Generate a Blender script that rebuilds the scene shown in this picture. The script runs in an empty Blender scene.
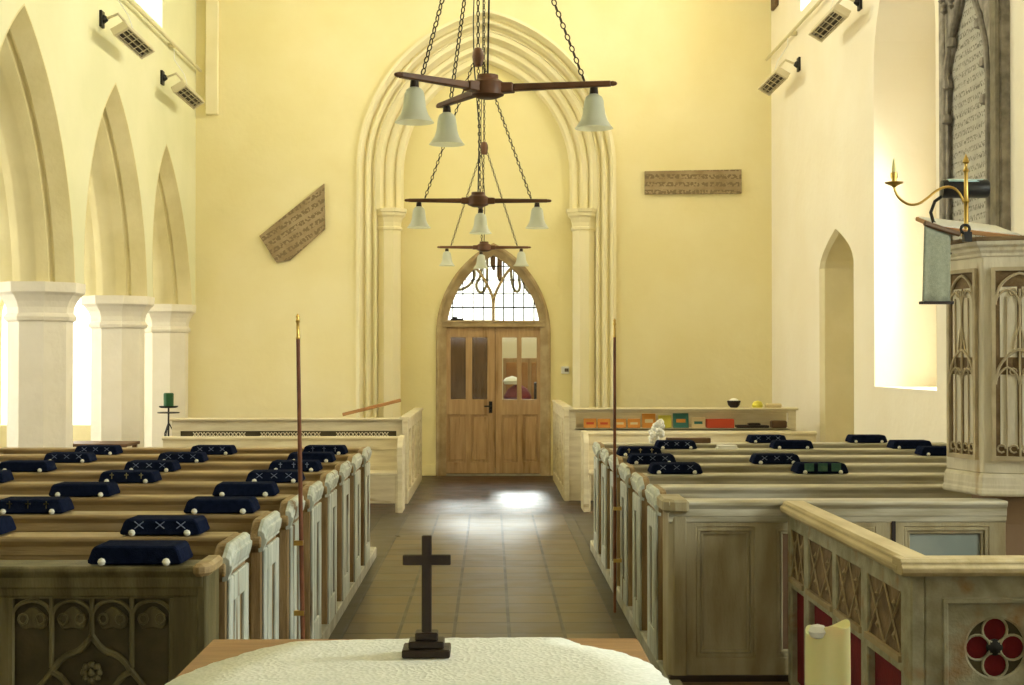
import bpy, bmesh, math, random
from mathutils import Vector, Matrix
R = math.radians
random.seed(7)
sc = bpy.context.scene
COL = sc.collection

# ------------------------------------------------------------------ camera, world, light, exposure
cam_d = bpy.data.cameras.new('camera'); cam = bpy.data.objects.new('camera', cam_d); COL.objects.link(cam)
cam_d.sensor_width = 36.0; cam_d.lens = 50.0
cam.location = (0, 0, 1.70)
cam.rotation_euler = (R(90 + 0.745), 0, R(-0.845))
cam_d.clip_end = 200
sc.camera = cam

world = bpy.data.worlds.new('world'); sc.world = world; world.use_nodes = True
wn = world.node_tree.nodes; wl = world.node_tree.links
bg = wn['Background']; bg.inputs['Color'].default_value = (1.0, 0.98, 0.92, 1); bg.inputs['Strength'].default_value = 2.6

def area(name, loc, rot, sx, sy, power, col=(1, 0.97, 0.88)):
    l = bpy.data.lights.new(name, 'AREA'); l.shape = 'RECTANGLE'; l.size = sx; l.size_y = sy
    l.energy = power; l.color = col
    o = bpy.data.objects.new(name, l); COL.objects.link(o); o.location = loc; o.rotation_euler = rot
    return o
# daylight standing outside the windows (local -Z is the beam)
FACE_PX = (0, R(-90), 0)   # beam towards +X
FACE_NX = (0, R(90), 0)    # beam towards -X
FACE_NY = (R(-90), 0, 0)   # beam towards -Y
FACE_PY = (R(90), 0, 0)
WARM = (1.0, 0.95, 0.81)
for y, k in ((9.2, .45), (13.2, 1), (17.3, 1)):  # the two nearer pairs stand at unseen windows added for light
    area('daylight_clerestory_left', (-5.3, y, 6.75), FACE_PX, 1.3, 2.2, 125 * k, WARM)
    area('daylight_clerestory_right', (5.0, y + .1, 6.95), FACE_NX, 1.3, 2.2, 200 * k, WARM)
for y, k, c in ((13.95, 1, (1, .97, .90)), (4.9, 1.5, (.92, 1, .96))):  # the lamp nearer the altar serves an unseen window added for light
    area('daylight_south', (5.7, y - .2, 3.1), (0, R(82), 0), 2.0, 1.3, 170 * k, c)
for y in (10.2, 13.2, 16.2, 19.0):  # lamps at unseen outer windows, added to light the aisle
    area('daylight_aisle_added', (-8.3, y, 2.9), (0, R(-68), 0), 2.2, 1.5, 150, (1, .96, .90))
area('daylight_aisle_west', (-6.5, 21.35, 2.0), FACE_NY, 1.6, 2.4, 50, (1, .97, .9))
area('daylight_tower', (.05, 25.7, 4.9), (R(-66), 0, 0), 1.8, 1.2, 160, (.86, .94, 1))
sl = bpy.data.lights.new('sun', 'SUN'); sl.energy = 1.1; sl.angle = R(6); sl.color = (.93, .97, 1)
sun = bpy.data.objects.new('sun', sl); COL.objects.link(sun); sun.rotation_euler = (R(-67), 0, R(-1))
sc.view_settings.view_transform = 'Standard'; sc.view_settings.look = 'None'
sc.view_settings.gamma = 1; sc.view_settings.use_curve_mapping = False
sc.view_settings.exposure = 0.65
sc.cycles.max_bounces = 10; sc.cycles.diffuse_bounces = 6; sc.cycles.transparent_max_bounces = 12
sc.cycles.sample_clamp_indirect = 6; sc.cycles.use_denoising = True

# ------------------------------------------------------------------ materials
def mat(name, c1, c2=None, scale=3, rough=.8, bump=.0, bscale=30, stretch=(1, 1, 1), c3=None, s3=6, t3=.55, w3=.1, spec=.3, metal=0, detail=5):
    m = bpy.data.materials.new(name); m.use_nodes = True; nt = m.node_tree; N = nt.nodes; L = nt.links
    b = N['Principled BSDF']; b.inputs['Roughness'].default_value = rough; b.inputs['Specular IOR Level'].default_value = spec
    b.inputs['Metallic'].default_value = metal
    tc = N.new('ShaderNodeTexCoord'); mp = N.new('ShaderNodeMapping'); mp.inputs['Scale'].default_value = stretch
    geo = N.new('ShaderNodeNewGeometry')
    L.new(geo.outputs['Position'], mp.inputs['Vector'])
    if c2 is None:
        b.inputs['Base Color'].default_value = (*c1, 1)
    else:
        n = N.new('ShaderNodeTexNoise'); n.inputs['Scale'].default_value = scale; n.inputs['Detail'].default_value = detail
        L.new(mp.outputs[0], n.inputs['Vector'])
        r = N.new('ShaderNodeValToRGB'); r.color_ramp.elements[0].position = .36; r.color_ramp.elements[1].position = .64
        r.color_ramp.elements[0].color = (*c1, 1); r.color_ramp.elements[1].color = (*c2, 1)
        L.new(n.outputs['Fac'], r.inputs['Fac']); out = r.outputs['Color']
        if c3:
            n3 = N.new('ShaderNodeTexNoise'); n3.inputs['Scale'].default_value = s3; n3.inputs['Detail'].default_value = 6
            L.new(mp.outputs[0], n3.inputs['Vector'])
            r3 = N.new('ShaderNodeValToRGB'); r3.color_ramp.elements[0].position = t3; r3.color_ramp.elements[1].position = t3 + w3
            L.new(n3.outputs['Fac'], r3.inputs['Fac'])
            mx = N.new('ShaderNodeMix'); mx.data_type = 'RGBA'
            L.new(r3.outputs['Color'], mx.inputs[0]); L.new(out, mx.inputs[6]); mx.inputs[7].default_value = (*c3, 1); out = mx.outputs[2]
        L.new(out, b.inputs['Base Color'])
    if bump:
        nb = N.new('ShaderNodeTexNoise'); nb.inputs['Scale'].default_value = bscale; nb.inputs['Detail'].default_value = 4
        L.new(mp.outputs[0], nb.inputs['Vector'])
        bp = N.new('ShaderNodeBump'); bp.inputs['Strength'].default_value = bump; bp.inputs['Distance'].default_value = .02
        L.new(nb.outputs['Fac'], bp.inputs['Height']); L.new(bp.outputs[0], b.inputs['Normal'])
    return m
M = {}
M['wall_back'] = mat('limewash_lit_yellow', (.84, .75, .43), (.88, .80, .50), 1.2, .9, .25, 9)  # the light's yellow tint is mixed into the west wall's base colour
M['wall_tower'] = mat('limewash_lit_yellow_deep', (.83, .74, .39), (.86, .78, .45), 1.2, .9, .25, 9)  # same yellow of the light, mixed into the colour more deeply
M['wall_left'] = mat('limewash_pale', (.70, .69, .44), (.75, .73, .49), 1.0, .9, .25, 9)
M['arch_left'] = mat('arch_stone_yellow', (.66, .58, .30), (.74, .66, .37), 2.0, .9, .3, 12)
M['wall_right'] = mat('limewash_cream', (.87, .80, .65), (.90, .84, .71), 1.0, .9, .25, 9)
M['pier'] = mat('pier_stone_painted', (.78, .73, .60), (.82, .77, .65), 3.0, .9, .3, 16)
M['arch_back'] = mat('arch_stone_cream', (.86, .79, .52), (.89, .82, .58), 2.0, .9, .06, 9)
M['plaster'] = mat('white_plaster', (.80, .76, .62), (.84, .80, .68), 1.0, .9)
M['niche'] = mat('niche_plaster', (.80, .72, .48), (.85, .77, .54), 3.0, .95, .4, 10)
M['kerb'] = mat('kerb_stone', (.30, .29, .22), (.46, .44, .35), 6, .7, .2, 20)
M['oak_left'] = mat('oak_golden', (.28, .19, .085), (.43, .315, .16), 5, .5, .12, 30, (.5, 3, 5), (.38, .30, .17), 2.2, .55, .2)
M['oak_front'] = mat('oak_olive', (.085, .07, .028), (.15, .125, .055), 4, .5, .2, 30, (4, 4, .6), (.25, .21, .11), 1.6, .55, .2)
M['oak_right'] = mat('oak_limed', (.42, .38, .27), (.60, .57, .46), 5, .5, .12, 30, (.5, 3, 5), (.25, .20, .10), 2.0, .55, .2)
M['oak_rfront'] = mat('oak_limed_brown', (.30, .24, .13), (.44, .38, .24), 3, .5, .15, 30, (3, 3, .7), (.36, .31, .20), 1.5, .52, .2)
M['paint_end'] = mat('worn_cream_paint', (.40, .43, .37), (.60, .62, .55), 5, .55, .2, 25, (5, 5, .6), (.20, .14, .07), 2.2, .60, .08)
M['edge_brown'] = mat('pew_edge_brown', (.22, .14, .06), (.36, .25, .12), 5, .55, .2, 25, (5, 5, .6))
M['white_oak'] = mat('whitened_bench_wood', (.62, .54, .36), (.75, .68, .48), 4, .6, .15, 25, (.6, 3, 4), (.42, .31, .16), 2.0, .62, .1)
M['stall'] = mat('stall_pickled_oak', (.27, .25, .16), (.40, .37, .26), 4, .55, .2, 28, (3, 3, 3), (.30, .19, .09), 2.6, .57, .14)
M['stall_lit'] = mat('stall_rail_lit_oak', (.42, .33, .17), (.55, .45, .26), 4, .5, .1, 28, (4, .7, 4))  # lighter copy of the stall oak, with the light on the rails mixed in
M['pulpit'] = mat('pulpit_pickled_oak', (.62, .56, .43), (.74, .68, .55), 4, .6, .15, 28, (4, 4, .7), (.45, .33, .18), 2.4, .63, .12)
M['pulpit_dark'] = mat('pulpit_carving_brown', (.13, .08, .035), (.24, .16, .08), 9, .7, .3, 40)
M['lattice'] = mat('lattice_oak', (.34, .26, .14), (.42, .33, .20), 9, .6)
M['tracery'] = mat('pulpit_tracery', (.42, .34, .21), (.55, .46, .31), 9, .6)
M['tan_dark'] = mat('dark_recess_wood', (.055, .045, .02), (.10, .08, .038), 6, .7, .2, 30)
M['bluegrey'] = mat('bluegrey_panel', (.25, .29, .27), (.31, .34, .31), 5, .6)
M['brown_panel'] = mat('brown_panel', (.11, .06, .03), (.16, .09, .045), 5, .6)
M['red_cloth'] = mat('red_cloth', (.13, .008, .012), (.18, .012, .016), 12, .9, .2, 60)
M['door'] = mat('door_pine', (.40, .255, .125), (.50, .34, .18), 4, .45, .1, 20, (6, 6, .6), (.30, .18, .08), 2.0, .58, .1)
M['frame_wood'] = mat('frame_wood', (.36, .26, .13), (.48, .37, .21), 6, .6, .2, 30)
M['plank'] = mat('plank_brown', (.36, .17, .06), (.44, .23, .09), 6, .6)
M['arm_wood'] = mat('chandelier_wood', (.095, .042, .018), (.16, .07, .032), 8, .45, .1, 30)
M['dark_wood'] = mat('dark_wood', (.018, .010, .006), (.035, .02, .012), 8, .45, .1, 30)
M['table_wood'] = mat('table_wood', (.27, .13, .045), (.37, .19, .07), 6, .45, .1, 20, (.6, 5, 5))
M['pole_wood'] = mat('staff_wood', (.16, .055, .025), (.24, .09, .045), 10, .4)
M['navy'] = mat('navy_wool', (.006, .010, .028), (.010, .015, .040), 40, 1, .4, 220, spec=.03)
M['navy_lt'] = mat('embroidery_blue', (.16, .20, .32), (.24, .28, .40), 30, .9)
M['gold_th'] = mat('embroidery_gold', (.38, .32, .16), (.48, .42, .22), 30, .9)
M['teal_th'] = mat('embroidery_teal', (.05, .14, .12), (.10, .2, .14), 30, .9)
M['knob'] = mat('white_knob', (.80, .78, .68), None, rough=.5)
M['black'] = mat('black_iron', (.012, .011, .010), None, rough=.45)
M['blackplastic'] = mat('black_plastic', (.02, .02, .022), None, rough=.35)
M['chain'] = mat('chain_iron', (.035, .028, .02), None, rough=.5, metal=.6)
M['brass'] = mat('brass', (.62, .42, .12), None, rough=.28, metal=1)
M['lamp_sheen'] = mat('lamp_sheen_blue', (.45, .66, .74), None, rough=.3, metal=.5)  # blue of a reflection, painted as a colour of its own
M['white'] = mat('white_paint', (.82, .82, .78), None, rough=.5)
M['paper'] = mat('paper', (.85, .85, .80), None, rough=.9)
M['beige'] = mat('heater_beige', (.60, .54, .38), None, rough=.4, metal=.3)
M['grille'] = mat('heater_grille', (.10, .08, .05), (.20, .16, .10), 30, .4, metal=.6)
M['cream_pipe'] = mat('cream_pipe', (.66, .60, .38), None, rough=.6)
M['candle'] = mat('candle_wax', (.76, .75, .38), None, rough=.45)
M['candle'].node_tree.nodes['Principled BSDF'].inputs['Subsurface Weight'].default_value = .3
M['green'] = mat('green_wax', (.02, .10, .03), None, rough=.5)
M['cloth_grey'] = mat('grey_green_cloth', (.24, .25, .18), (.29, .30, .22), 60, .95, .3, 200)
M['rope'] = mat('rope', (.20, .17, .12), (.28, .24, .18), 30, .9)
M['screen'] = mat('screen_wood', (.10, .05, .02), (.17, .09, .04), 4, .5, .1, 20, (6, 6, .6))
M['mon_frame'] = mat('monument_frame_stone', (.21, .19, .16), (.38, .34, .29), 9, .8, .5, 22)
M['mon_side'] = mat('monument_dark_stone', (.15, .13, .09), (.24, .21, .15), 9, .8, .4, 22)
M['dark'] = mat('dark_leather', (.03, .02, .018), None, rough=.6)
M['pinkish'] = mat('pink_stone', (.40, .27, .17), (.46, .32, .22), 4, .8)
for k, c in {'orange': (.75, .32, .06), 'cream_cover': (.75, .62, .35), 'yellow': (.72, .66, .10), 'teal': (.05, .20, .17), 'red': (.60, .08, .03), 'olive': (.24, .24, .10)}.items():
    M[k] = mat(k + '_cover', c, None, rough=.6)

def lace():
    m = mat('white_lace', (.82, .85, .80), (.92, .94, .90), 60, .95, .8, 90)
    nt = m.node_tree; N = nt.nodes; L = nt.links
    v = N.new('ShaderNodeTexVoronoi'); v.inputs['Scale'].default_value = 85
    geo = N.new('ShaderNodeNewGeometry'); L.new(geo.outputs['Position'], v.inputs['Vector'])
    bp = N.new('ShaderNodeBump'); bp.inputs['Strength'].default_value = .6; bp.inputs['Distance'].default_value = .004
    L.new(v.outputs['Distance'], bp.inputs['Height']); L.new(bp.outputs[0], N['Principled BSDF'].inputs['Normal'])
    return m
M['lace'] = lace()

def glass(name, tint=(.94, .95, .93), gl=.025):
    m = bpy.data.materials.new(name); m.use_nodes = True; nt = m.node_tree; N = nt.nodes; L = nt.links
    N.remove(N['Principled BSDF'])
    t = N.new('ShaderNodeBsdfTransparent'); t.inputs[0].default_value = (*tint, 1)
    g = N.new('ShaderNodeBsdfGlossy'); g.inputs['Roughness'].default_value = .05
    mx = N.new('ShaderNodeMixShader'); mx.inputs[0].default_value = gl
    L.new(t.outputs[0], mx.inputs[1]); L.new(g.outputs[0], mx.inputs[2]); L.new(mx.outputs[0], N['Material Output'].inputs[0])
    return m
M['glass'] = glass('window_glass')
def shade():
    m = bpy.data.materials.new('frosted_shade'); m.use_nodes = True; nt = m.node_tree; N = nt.nodes; L = nt.links
    b = N['Principled BSDF']; b.inputs['Base Color'].default_value = (.72, .75, .64, 1); b.inputs['Roughness'].default_value = .35
    t = N.new('ShaderNodeBsdfTranslucent'); t.inputs[0].default_value = (.75, .78, .62, 1)
    mx = N.new('ShaderNodeMixShader'); mx.inputs[0].default_value = .45
    tr = N.new('ShaderNodeBsdfTransparent'); m2 = N.new('ShaderNodeMixShader'); m2.inputs[0].default_value = .12
    L.new(b.outputs[0], mx.inputs[1]); L.new(t.outputs[0], mx.inputs[2])
    L.new(mx.outputs[0], m2.inputs[1]); L.new(tr.outputs[0], m2.inputs[2]); L.new(m2.outputs[0], N['Material Output'].inputs[0])
    return m
M['shade'] = shade()

def tile_mat(name, w, h, c1, c2, mortar, off=0, rough=.42, msize=.008, shift=(0, 0, 0), bump=.3, nz=.5):
    m = bpy.data.materials.new(name); m.use_nodes = True; nt = m.node_tree; N = nt.nodes; L = nt.links
    b = N['Principled BSDF']; b.inputs['Specular IOR Level'].default_value = .36
    geo = N.new('ShaderNodeNewGeometry'); mp = N.new('ShaderNodeMapping'); mp.inputs['Location'].default_value = shift
    L.new(geo.outputs['Position'], mp.inputs['Vector'])
    br = N.new('ShaderNodeTexBrick'); br.offset = off; br.inputs['Scale'].default_value = 1
    br.inputs['Brick Width'].default_value = w; br.inputs['Row Height'].default_value = h; br.inputs['Mortar Size'].default_value = msize
    br.inputs['Mortar Smooth'].default_value = .3
    br.inputs['Color1'].default_value = (*c1, 1); br.inputs['Color2'].default_value = (*c2, 1); br.inputs['Mortar'].default_value = (*mortar, 1)
    L.new(mp.outputs[0], br.inputs['Vector'])
    n = N.new('ShaderNodeTexNoise'); n.inputs['Scale'].default_value = 4; n.inputs['Detail'].default_value = 6
    L.new(geo.outputs['Position'], n.inputs['Vector'])
    r = N.new('ShaderNodeValToRGB'); r.color_ramp.elements[0].color = (1 - nz, 1 - nz, 1 - nz, 1); r.color_ramp.elements[1].color = (1.25, 1.25, 1.25, 1)
    r.color_ramp.elements[0].position = .3; r.color_ramp.elements[1].position = .7
    L.new(n.outputs['Fac'], r.inputs['Fac'])
    mx = N.new('ShaderNodeMix'); mx.data_type = 'RGBA'; mx.blend_type = 'MULTIPLY'; mx.inputs[0].default_value = 1
    L.new(br.outputs['Color'], mx.inputs[6]); L.new(r.outputs['Color'], mx.inputs[7]); L.new(mx.outputs[2], b.inputs['Base Color'])
    rr = N.new('ShaderNodeMapRange'); rr.inputs[3].default_value = rough - .12; rr.inputs[4].default_value = rough + .15
    L.new(n.outputs['Fac'], rr.inputs[0]); L.new(rr.outputs[0], b.inputs['Roughness'])
    add = N.new('ShaderNodeMath'); add.operation = 'MULTIPLY_ADD'; add.inputs[1].default_value = .6
    inv = N.new('ShaderNodeMath'); inv.operation = 'SUBTRACT'; inv.inputs[0].default_value = 1; L.new(br.outputs['Fac'], inv.inputs[1])
    n2 = N.new('ShaderNodeTexNoise'); n2.inputs['Scale'].default_value = 7; L.new(geo.outputs['Position'], n2.inputs['Vector'])
    L.new(n2.outputs['Fac'], add.inputs[0]); L.new(inv.outputs[0], add.inputs[2])
    bp = N.new('ShaderNodeBump'); bp.inputs['Strength'].default_value = bump; bp.inputs['Distance'].default_value = .01
    L.new(add.outputs[0], bp.inputs['Height']); L.new(bp.outputs[0], b.inputs['Normal'])
    return m
M['floor'] = tile_mat('flagstone', .345, .36, (.15, .105, .045), (.075, .052, .022), (.012, .009, .006), 0, .33, .013, (.232, .1, 0), .25)
M['floor_edge'] = tile_mat('edge_stone', .3, .5, (.08, .065, .038), (.06, .048, .028), (.03, .025, .018), 0, .4, .008, (0, .1, 0), .3)
M['floor_door'] = tile_mat('brown_door_tile', .115, .23, (.075, .028, .013), (.020, .010, .007), (.012, .007, .005), .5, .34, .005, (0, 0, 0), .4)
M['platform'] = tile_mat('platform_boards', 5, .14, (.22, .15, .075), (.17, .11, .055), (.03, .02, .012), 0, .6, .004, (0, 0, 0), .2)

def inscription(name, base1, base2, ink, rows, dens, axis_u, thr=.5, rough=.8):
    m = mat(name, base1, base2, 5, rough, .2, 25)
    nt = m.node_tree; N = nt.nodes; L = nt.links; b = N['Principled BSDF']
    src = b.inputs['Base Color'].links[0].from_socket
    tc = N.new('ShaderNodeTexCoord'); sp = N.new('ShaderNodeSeparateXYZ'); L.new(tc.outputs['Object'], sp.inputs[0])
    u = sp.outputs[axis_u]; v = sp.outputs['Z']
    mv = N.new('ShaderNodeMath'); mv.operation = 'MULTIPLY'; mv.inputs[1].default_value = rows; L.new(v, mv.inputs[0])
    fr = N.new('ShaderNodeMath'); fr.operation = 'FRACT'; L.new(mv.outputs[0], fr.inputs[0])
    c1 = N.new('ShaderNodeMath'); c1.operation = 'GREATER_THAN'; c1.inputs[1].default_value = .42; L.new(fr.outputs[0], c1.inputs[0])
    fl = N.new('ShaderNodeMath'); fl.operation = 'FLOOR'; L.new(mv.outputs[0], fl.inputs[0])
    cb = N.new('ShaderNodeCombineXYZ'); mu = N.new('ShaderNodeMath'); mu.operation = 'MULTIPLY'; mu.inputs[1].default_value = dens
    L.new(u, mu.inputs[0]); L.new(mu.outputs[0], cb.inputs[0]); L.new(fl.outputs[0], cb.inputs[1])
    fz = N.new('ShaderNodeMath'); fz.operation = 'MULTIPLY'; fz.inputs[1].default_value = 2.5; L.new(fr.outputs[0], fz.inputs[0]); L.new(fz.outputs[0], cb.inputs[2])
    n = N.new('ShaderNodeTexNoise'); n.inputs['Scale'].default_value = 1; n.inputs['Detail'].default_value = 1; L.new(cb.outputs[0], n.inputs['Vector'])
    c2 = N.new('ShaderNodeMath'); c2.operation = 'GREATER_THAN'; c2.inputs[1].default_value = thr; L.new(n.outputs['Fac'], c2.inputs[0])
    ml = N.new('ShaderNodeMath'); ml.operation = 'MULTIPLY'; L.new(c1.outputs[0], ml.inputs[0]); L.new(c2.outputs[0], ml.inputs[1])
    mx = N.new('ShaderNodeMix'); mx.data_type = 'RGBA'; L.new(ml.outputs[0], mx.inputs[0]); L.new(src, mx.inputs[6]); mx.inputs[7].default_value = (*ink, 1)
    L.new(mx.outputs[2], b.inputs['Base Color'])
    return m
M['inscr'] = inscription('monument_inscription', (.40, .38, .33), (.47, .45, .39), (.17, .16, .13), 12, 60, 'Y', .53)
M['old_slab'] = inscription('carved_slab', (.30, .22, .12), (.40, .31, .19), (.21, .155, .085), 9, 24, 'X', .48)

# ------------------------------------------------------------------ mesh helpers
def link(o, parent=None):
    COL.objects.link(o)
    if parent is not None: o.parent = parent
    return o
def props(o, label=None, cat=None, group=None, kind=None):
    for k, v in (('label', label), ('category', cat), ('group', group), ('kind', kind)):
        if v: o[k] = v
    return o
def thing(name, label, cat, loc=(0, 0, 0), rz=0, group=None):
    o = bpy.data.objects.new(name, None); o.location = loc; o.rotation_euler = (0, 0, rz); o.empty_display_size = .1
    return props(link(o), label, cat, group)
def copy_tree(o, parent=None):
    c = o.copy(); COL.objects.link(c)
    if parent is not None: c.parent = parent
    for ch in list(o.children): copy_tree(ch, c)
    return c

class MB:
    def __init__(s): s.v = []; s.f = []; s.k = 0
    def add(s, vs, fs):
        b = len(s.v); s.v += [tuple(v) for v in vs]; s.f += [tuple(b + i for i in f) for f in fs]; return s
    def box(s, x0, x1, y0, y1, z0, z1, m=None):
        e = .00035 * (s.k % 9); s.k += 1      # joints never share a plane
        x0, x1, y0, y1, z0, z1 = min(x0, x1) - e, max(x0, x1) + e, min(y0, y1) - e, max(y0, y1) + e, z0 - e, z1 + e
        vs = [Vector(p) for p in ((x0, y0, z0), (x1, y0, z0), (x1, y1, z0), (x0, y1, z0), (x0, y0, z1), (x1, y0, z1), (x1, y1, z1), (x0, y1, z1))]
        if m is not None: vs = [m @ v for v in vs]
        return s.add(vs, [(0, 3, 2, 1), (4, 5, 6, 7), (0, 1, 5, 4), (1, 2, 6, 5), (2, 3, 7, 6), (3, 0, 4, 7)])
    def prism(s, pts, a, b, axis='X'):
        """closed 2-D outline pushed from a to b along an axis; pts are the two other coordinates in order"""
        def P(u, v, w):
            return {'X': (w, u, v), 'Y': (u, w, v), 'Z': (u, v, w)}[axis]
        n = len(pts); vs = [P(u, v, a) for u, v in pts] + [P(u, v, b) for u, v in pts]
        fs = [(i, (i + 1) % n, n + (i + 1) % n, n + i) for i in range(n)] + [tuple(range(n))[::-1], tuple(range(n, 2 * n))]
        return s.add(vs, fs)
    def lathe(s, prof, c=(0, 0, 0), n=20, m=None, cap=True, rot=0):
        vs = []; fs = []
        for r, z in prof:
            for k in range(n):
                a = 2 * math.pi * k / n + rot; p = Vector((r * math.cos(a), r * math.sin(a), z))
                if m is not None: p = m @ p
                vs.append(p + Vector(c))
        for j in range(len(prof) - 1):
            for k in range(n):
                a, b = j * n + k, j * n + (k + 1) % n; fs.append((a, b, b + n, a + n))
        if cap: fs += [tuple(range(n))[::-1], tuple(range((len(prof) - 1) * n, len(prof) * n))]
        return s.add(vs, fs)
    def tube(s, pts, r, n=8, closed=False):
        pts = [Vector(p) for p in pts]; N_ = len(pts); rs = r if isinstance(r, (list, tuple)) else [r] * N_
        vs = []; fs = []; up = None
        for i, p in enumerate(pts):
            t = (pts[(i + 1) % N_] - pts[i - 1]) if closed else (pts[min(i + 1, N_ - 1)] - pts[max(i - 1, 0)])
            t.normalize()
            if up is None:
                up = Vector((0, 0, 1)) if abs(t.z) < .9 else Vector((1, 0, 0))
            a = up - t * up.dot(t)
            if a.length < 1e-4: a = t.orthogonal()
            a.normalize(); up = a; b = t.cross(a)
            for k in range(n):
                th = 2 * math.pi * k / n; vs.append(p + (a * math.cos(th) + b * math.sin(th)) * rs[i])
        m = N_ if closed else N_ - 1
        for j in range(m):
            for k in range(n):
                q, w = j * n + k, j * n + (k + 1) % n; j2 = ((j + 1) % N_) * n
                fs.append((q, w, j2 + (k + 1) % n, j2 + k))
        if not closed: fs += [tuple(range(n))[::-1], tuple(range((N_ - 1) * n, N_ * n))]
        return s.add(vs, fs)
    def build(s, name, m, parent=None, bevel=0, smooth=False, seg=1, mtx=None):
        me = bpy.data.meshes.new(name); me.from_pydata(s.v, [], s.f)
        bm = bmesh.new(); bm.from_mesh(me); bmesh.ops.recalc_face_normals(bm, faces=bm.faces); bm.to_mesh(me); bm.free()
        if mtx is not None: me.transform(mtx)
        me.materials.append(m if not isinstance(m, str) else M[m])
        o = bpy.data.objects.new(name, me); link(o, parent)
        if smooth:
            for p in me.polygons: p.use_smooth = True
            me.set_sharp_from_angle(angle=R(40))
        if bevel:
            b = o.modifiers.new('soft_edge', 'BEVEL'); b.width = bevel; b.segments = seg; b.limit_method = 'ANGLE'; b.angle_limit = R(35)
        return o

def plate_mesh(outlines, thick, axes, base, name='plate'):
    """a flat plate with holes: first outline is the rim, the others holes. axes: 'YZ' -> thickness along X from base"""
    cu = bpy.data.curves.new('tmp', 'CURVE'); cu.dimensions = '2D'; cu.fill_mode = 'BOTH'; cu.extrude = thick / 2
    for o in outlines:
        sp = cu.splines.new('POLY'); sp.points.add(len(o) - 1)
        for i, (u, v) in enumerate(o): sp.points[i].co = (u, v, 0, 1)
        sp.use_cyclic_u = True
    ob = bpy.data.objects.new('tmp', cu); COL.objects.link(ob)
    dg = bpy.context.evaluated_depsgraph_get(); me = bpy.data.meshes.new_from_object(ob.evaluated_get(dg)); bpy.data.objects.remove(ob); bpy.data.curves.remove(cu)
    me.name = name
    for v in me.vertices:
        u, w, d = v.co; d = base + d + thick / 2
        v.co = {'YZ': (d, u, w), 'XZ': (u, d, w), 'XY': (u, w, d)}[axes]
    bm = bmesh.new(); bm.from_mesh(me); bmesh.ops.remove_doubles(bm, verts=bm.verts, dist=1e-5); bmesh.ops.recalc_face_normals(bm, faces=bm.faces); bm.to_mesh(me); bm.free()
    for p in me.polygons: p.use_smooth = False
    return me
def plate(name, outlines, thick, axes, base, m, parent=None, bevel=0):
    me = plate_mesh(outlines, thick, axes, base, name); me.materials.append(M[m]); o = link(bpy.data.objects.new(name, me), parent)
    if bevel:
        b = o.modifiers.new('soft_edge', 'BEVEL'); b.width = bevel; b.segments = 1; b.limit_method = 'ANGLE'; b.angle_limit = R(60)
    return o
def rect(a, b, c, d): return [(a, c), (b, c), (b, d), (a, d)]
def circle(cx, cy, r, n=24, a0=0): return [(cx + r * math.cos(a0 + 2 * math.pi * i / n), cy + r * math.sin(a0 + 2 * math.pi * i / n)) for i in range(n)]
def arch(cx, zs, half, rise, inset=0, n=14, z0=None, skew=0):
    """pointed arch, left foot to right foot; insets share the arc centres"""
    Rr = (rise * rise + half * half) / (2 * half); c = Rr - half; r = Rr - inset
    if c > 1e-6: ta = math.acos(min(1, c / r))
    else: ta = math.pi / 2
    left = [(cx + c - r * math.cos(ta * i / n), zs + r * math.sin(ta * i / n)) for i in range(n + 1)]
    right = [(2 * cx - x, z) for x, z in left[-2::-1]]
    pts = [(x + skew * (z - zs) / rise, z) for x, z in left + right]
    if z0 is not None: pts = [(pts[0][0], z0)] + pts + [(pts[-1][0], z0)]
    return pts
def sweep(mb, paths, put, closed=False):
    """paths: one polyline per profile point, all of one length"""
    n = len(paths[0]); vs = []; fs = []
    for p in paths: vs += [put(j, u, v) for j, (u, v) in ((paths.index(p), q) for q in p)]
    for j in range(len(paths) - 1):
        for i in range(n - 1): fs.append((j * n + i, j * n + i + 1, (j + 1) * n + i + 1, (j + 1) * n + i))
    if closed:
        j = len(paths) - 1
        for i in range(n - 1): fs.append((j * n + i, j * n + i + 1, i + 1, i))
    mb.add(vs, fs)
def arch_sweep(mb, prof, plane, base, cx, zs, half, rise, z0=None, sgn=1, n=14, closed=False, skew=0):
    """prof: (inset, depth). plane 'XZ' depth along +Y*sgn, 'YZ' depth along X*sgn"""
    paths = [arch(cx, zs, half, rise, i, n, z0, skew) for i, d in prof]
    vs = []; fs = []; m = len(paths[0])
    for (i, d), p in zip(prof, paths):
        for u, v in p: vs.append((u, base + sgn * d, v) if plane == 'XZ' else (base + sgn * d, u, v))
    K = len(prof)
    for j in range(K if closed else K - 1):
        j2 = (j + 1) % K
        for i in range(m - 1): fs.append((j * m + i, j * m + i + 1, j2 * m + i + 1, j2 * m + i))
    if closed: fs += [tuple(j * m for j in range(K)), tuple(j * m + m - 1 for j in range(K))]
    mb.add(vs, fs)
def struct(o): o['kind'] = 'structure'; return o
def empty_struct(name): 
    o = bpy.data.objects.new(name, None); link(o); return struct(o)

# ------------------------------------------------------------------ the church: floor, walls, ceiling
struct(MB().box(-.93, .80, -4, 15.8, -.1, 0).build('floor', 'floor'))
struct(MB().box(-4.3, -.93, -4, 15.8, -.1, 0).box(.80, 4.1, -4, 15.8, -.1, 0).build('floor_border', 'floor_edge'))
struct(MB().box(-4.3, 4.1, 15.8, 26, -.1, 0).build('floor_brown', 'floor_door'))
struct(MB().box(-8, -4.3, -4, 20.6, -.1, 0).build('floor_aisle', 'floor'))
struct(MB().box(-8.2, 5.2, -5, 26.2, 8.3, 8.5).build('ceiling', 'plaster'))

YB, YT = 20.5, 21.1          # nave west wall, wall closing the tower arch
XL, XR = -4.25, 4.06
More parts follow.
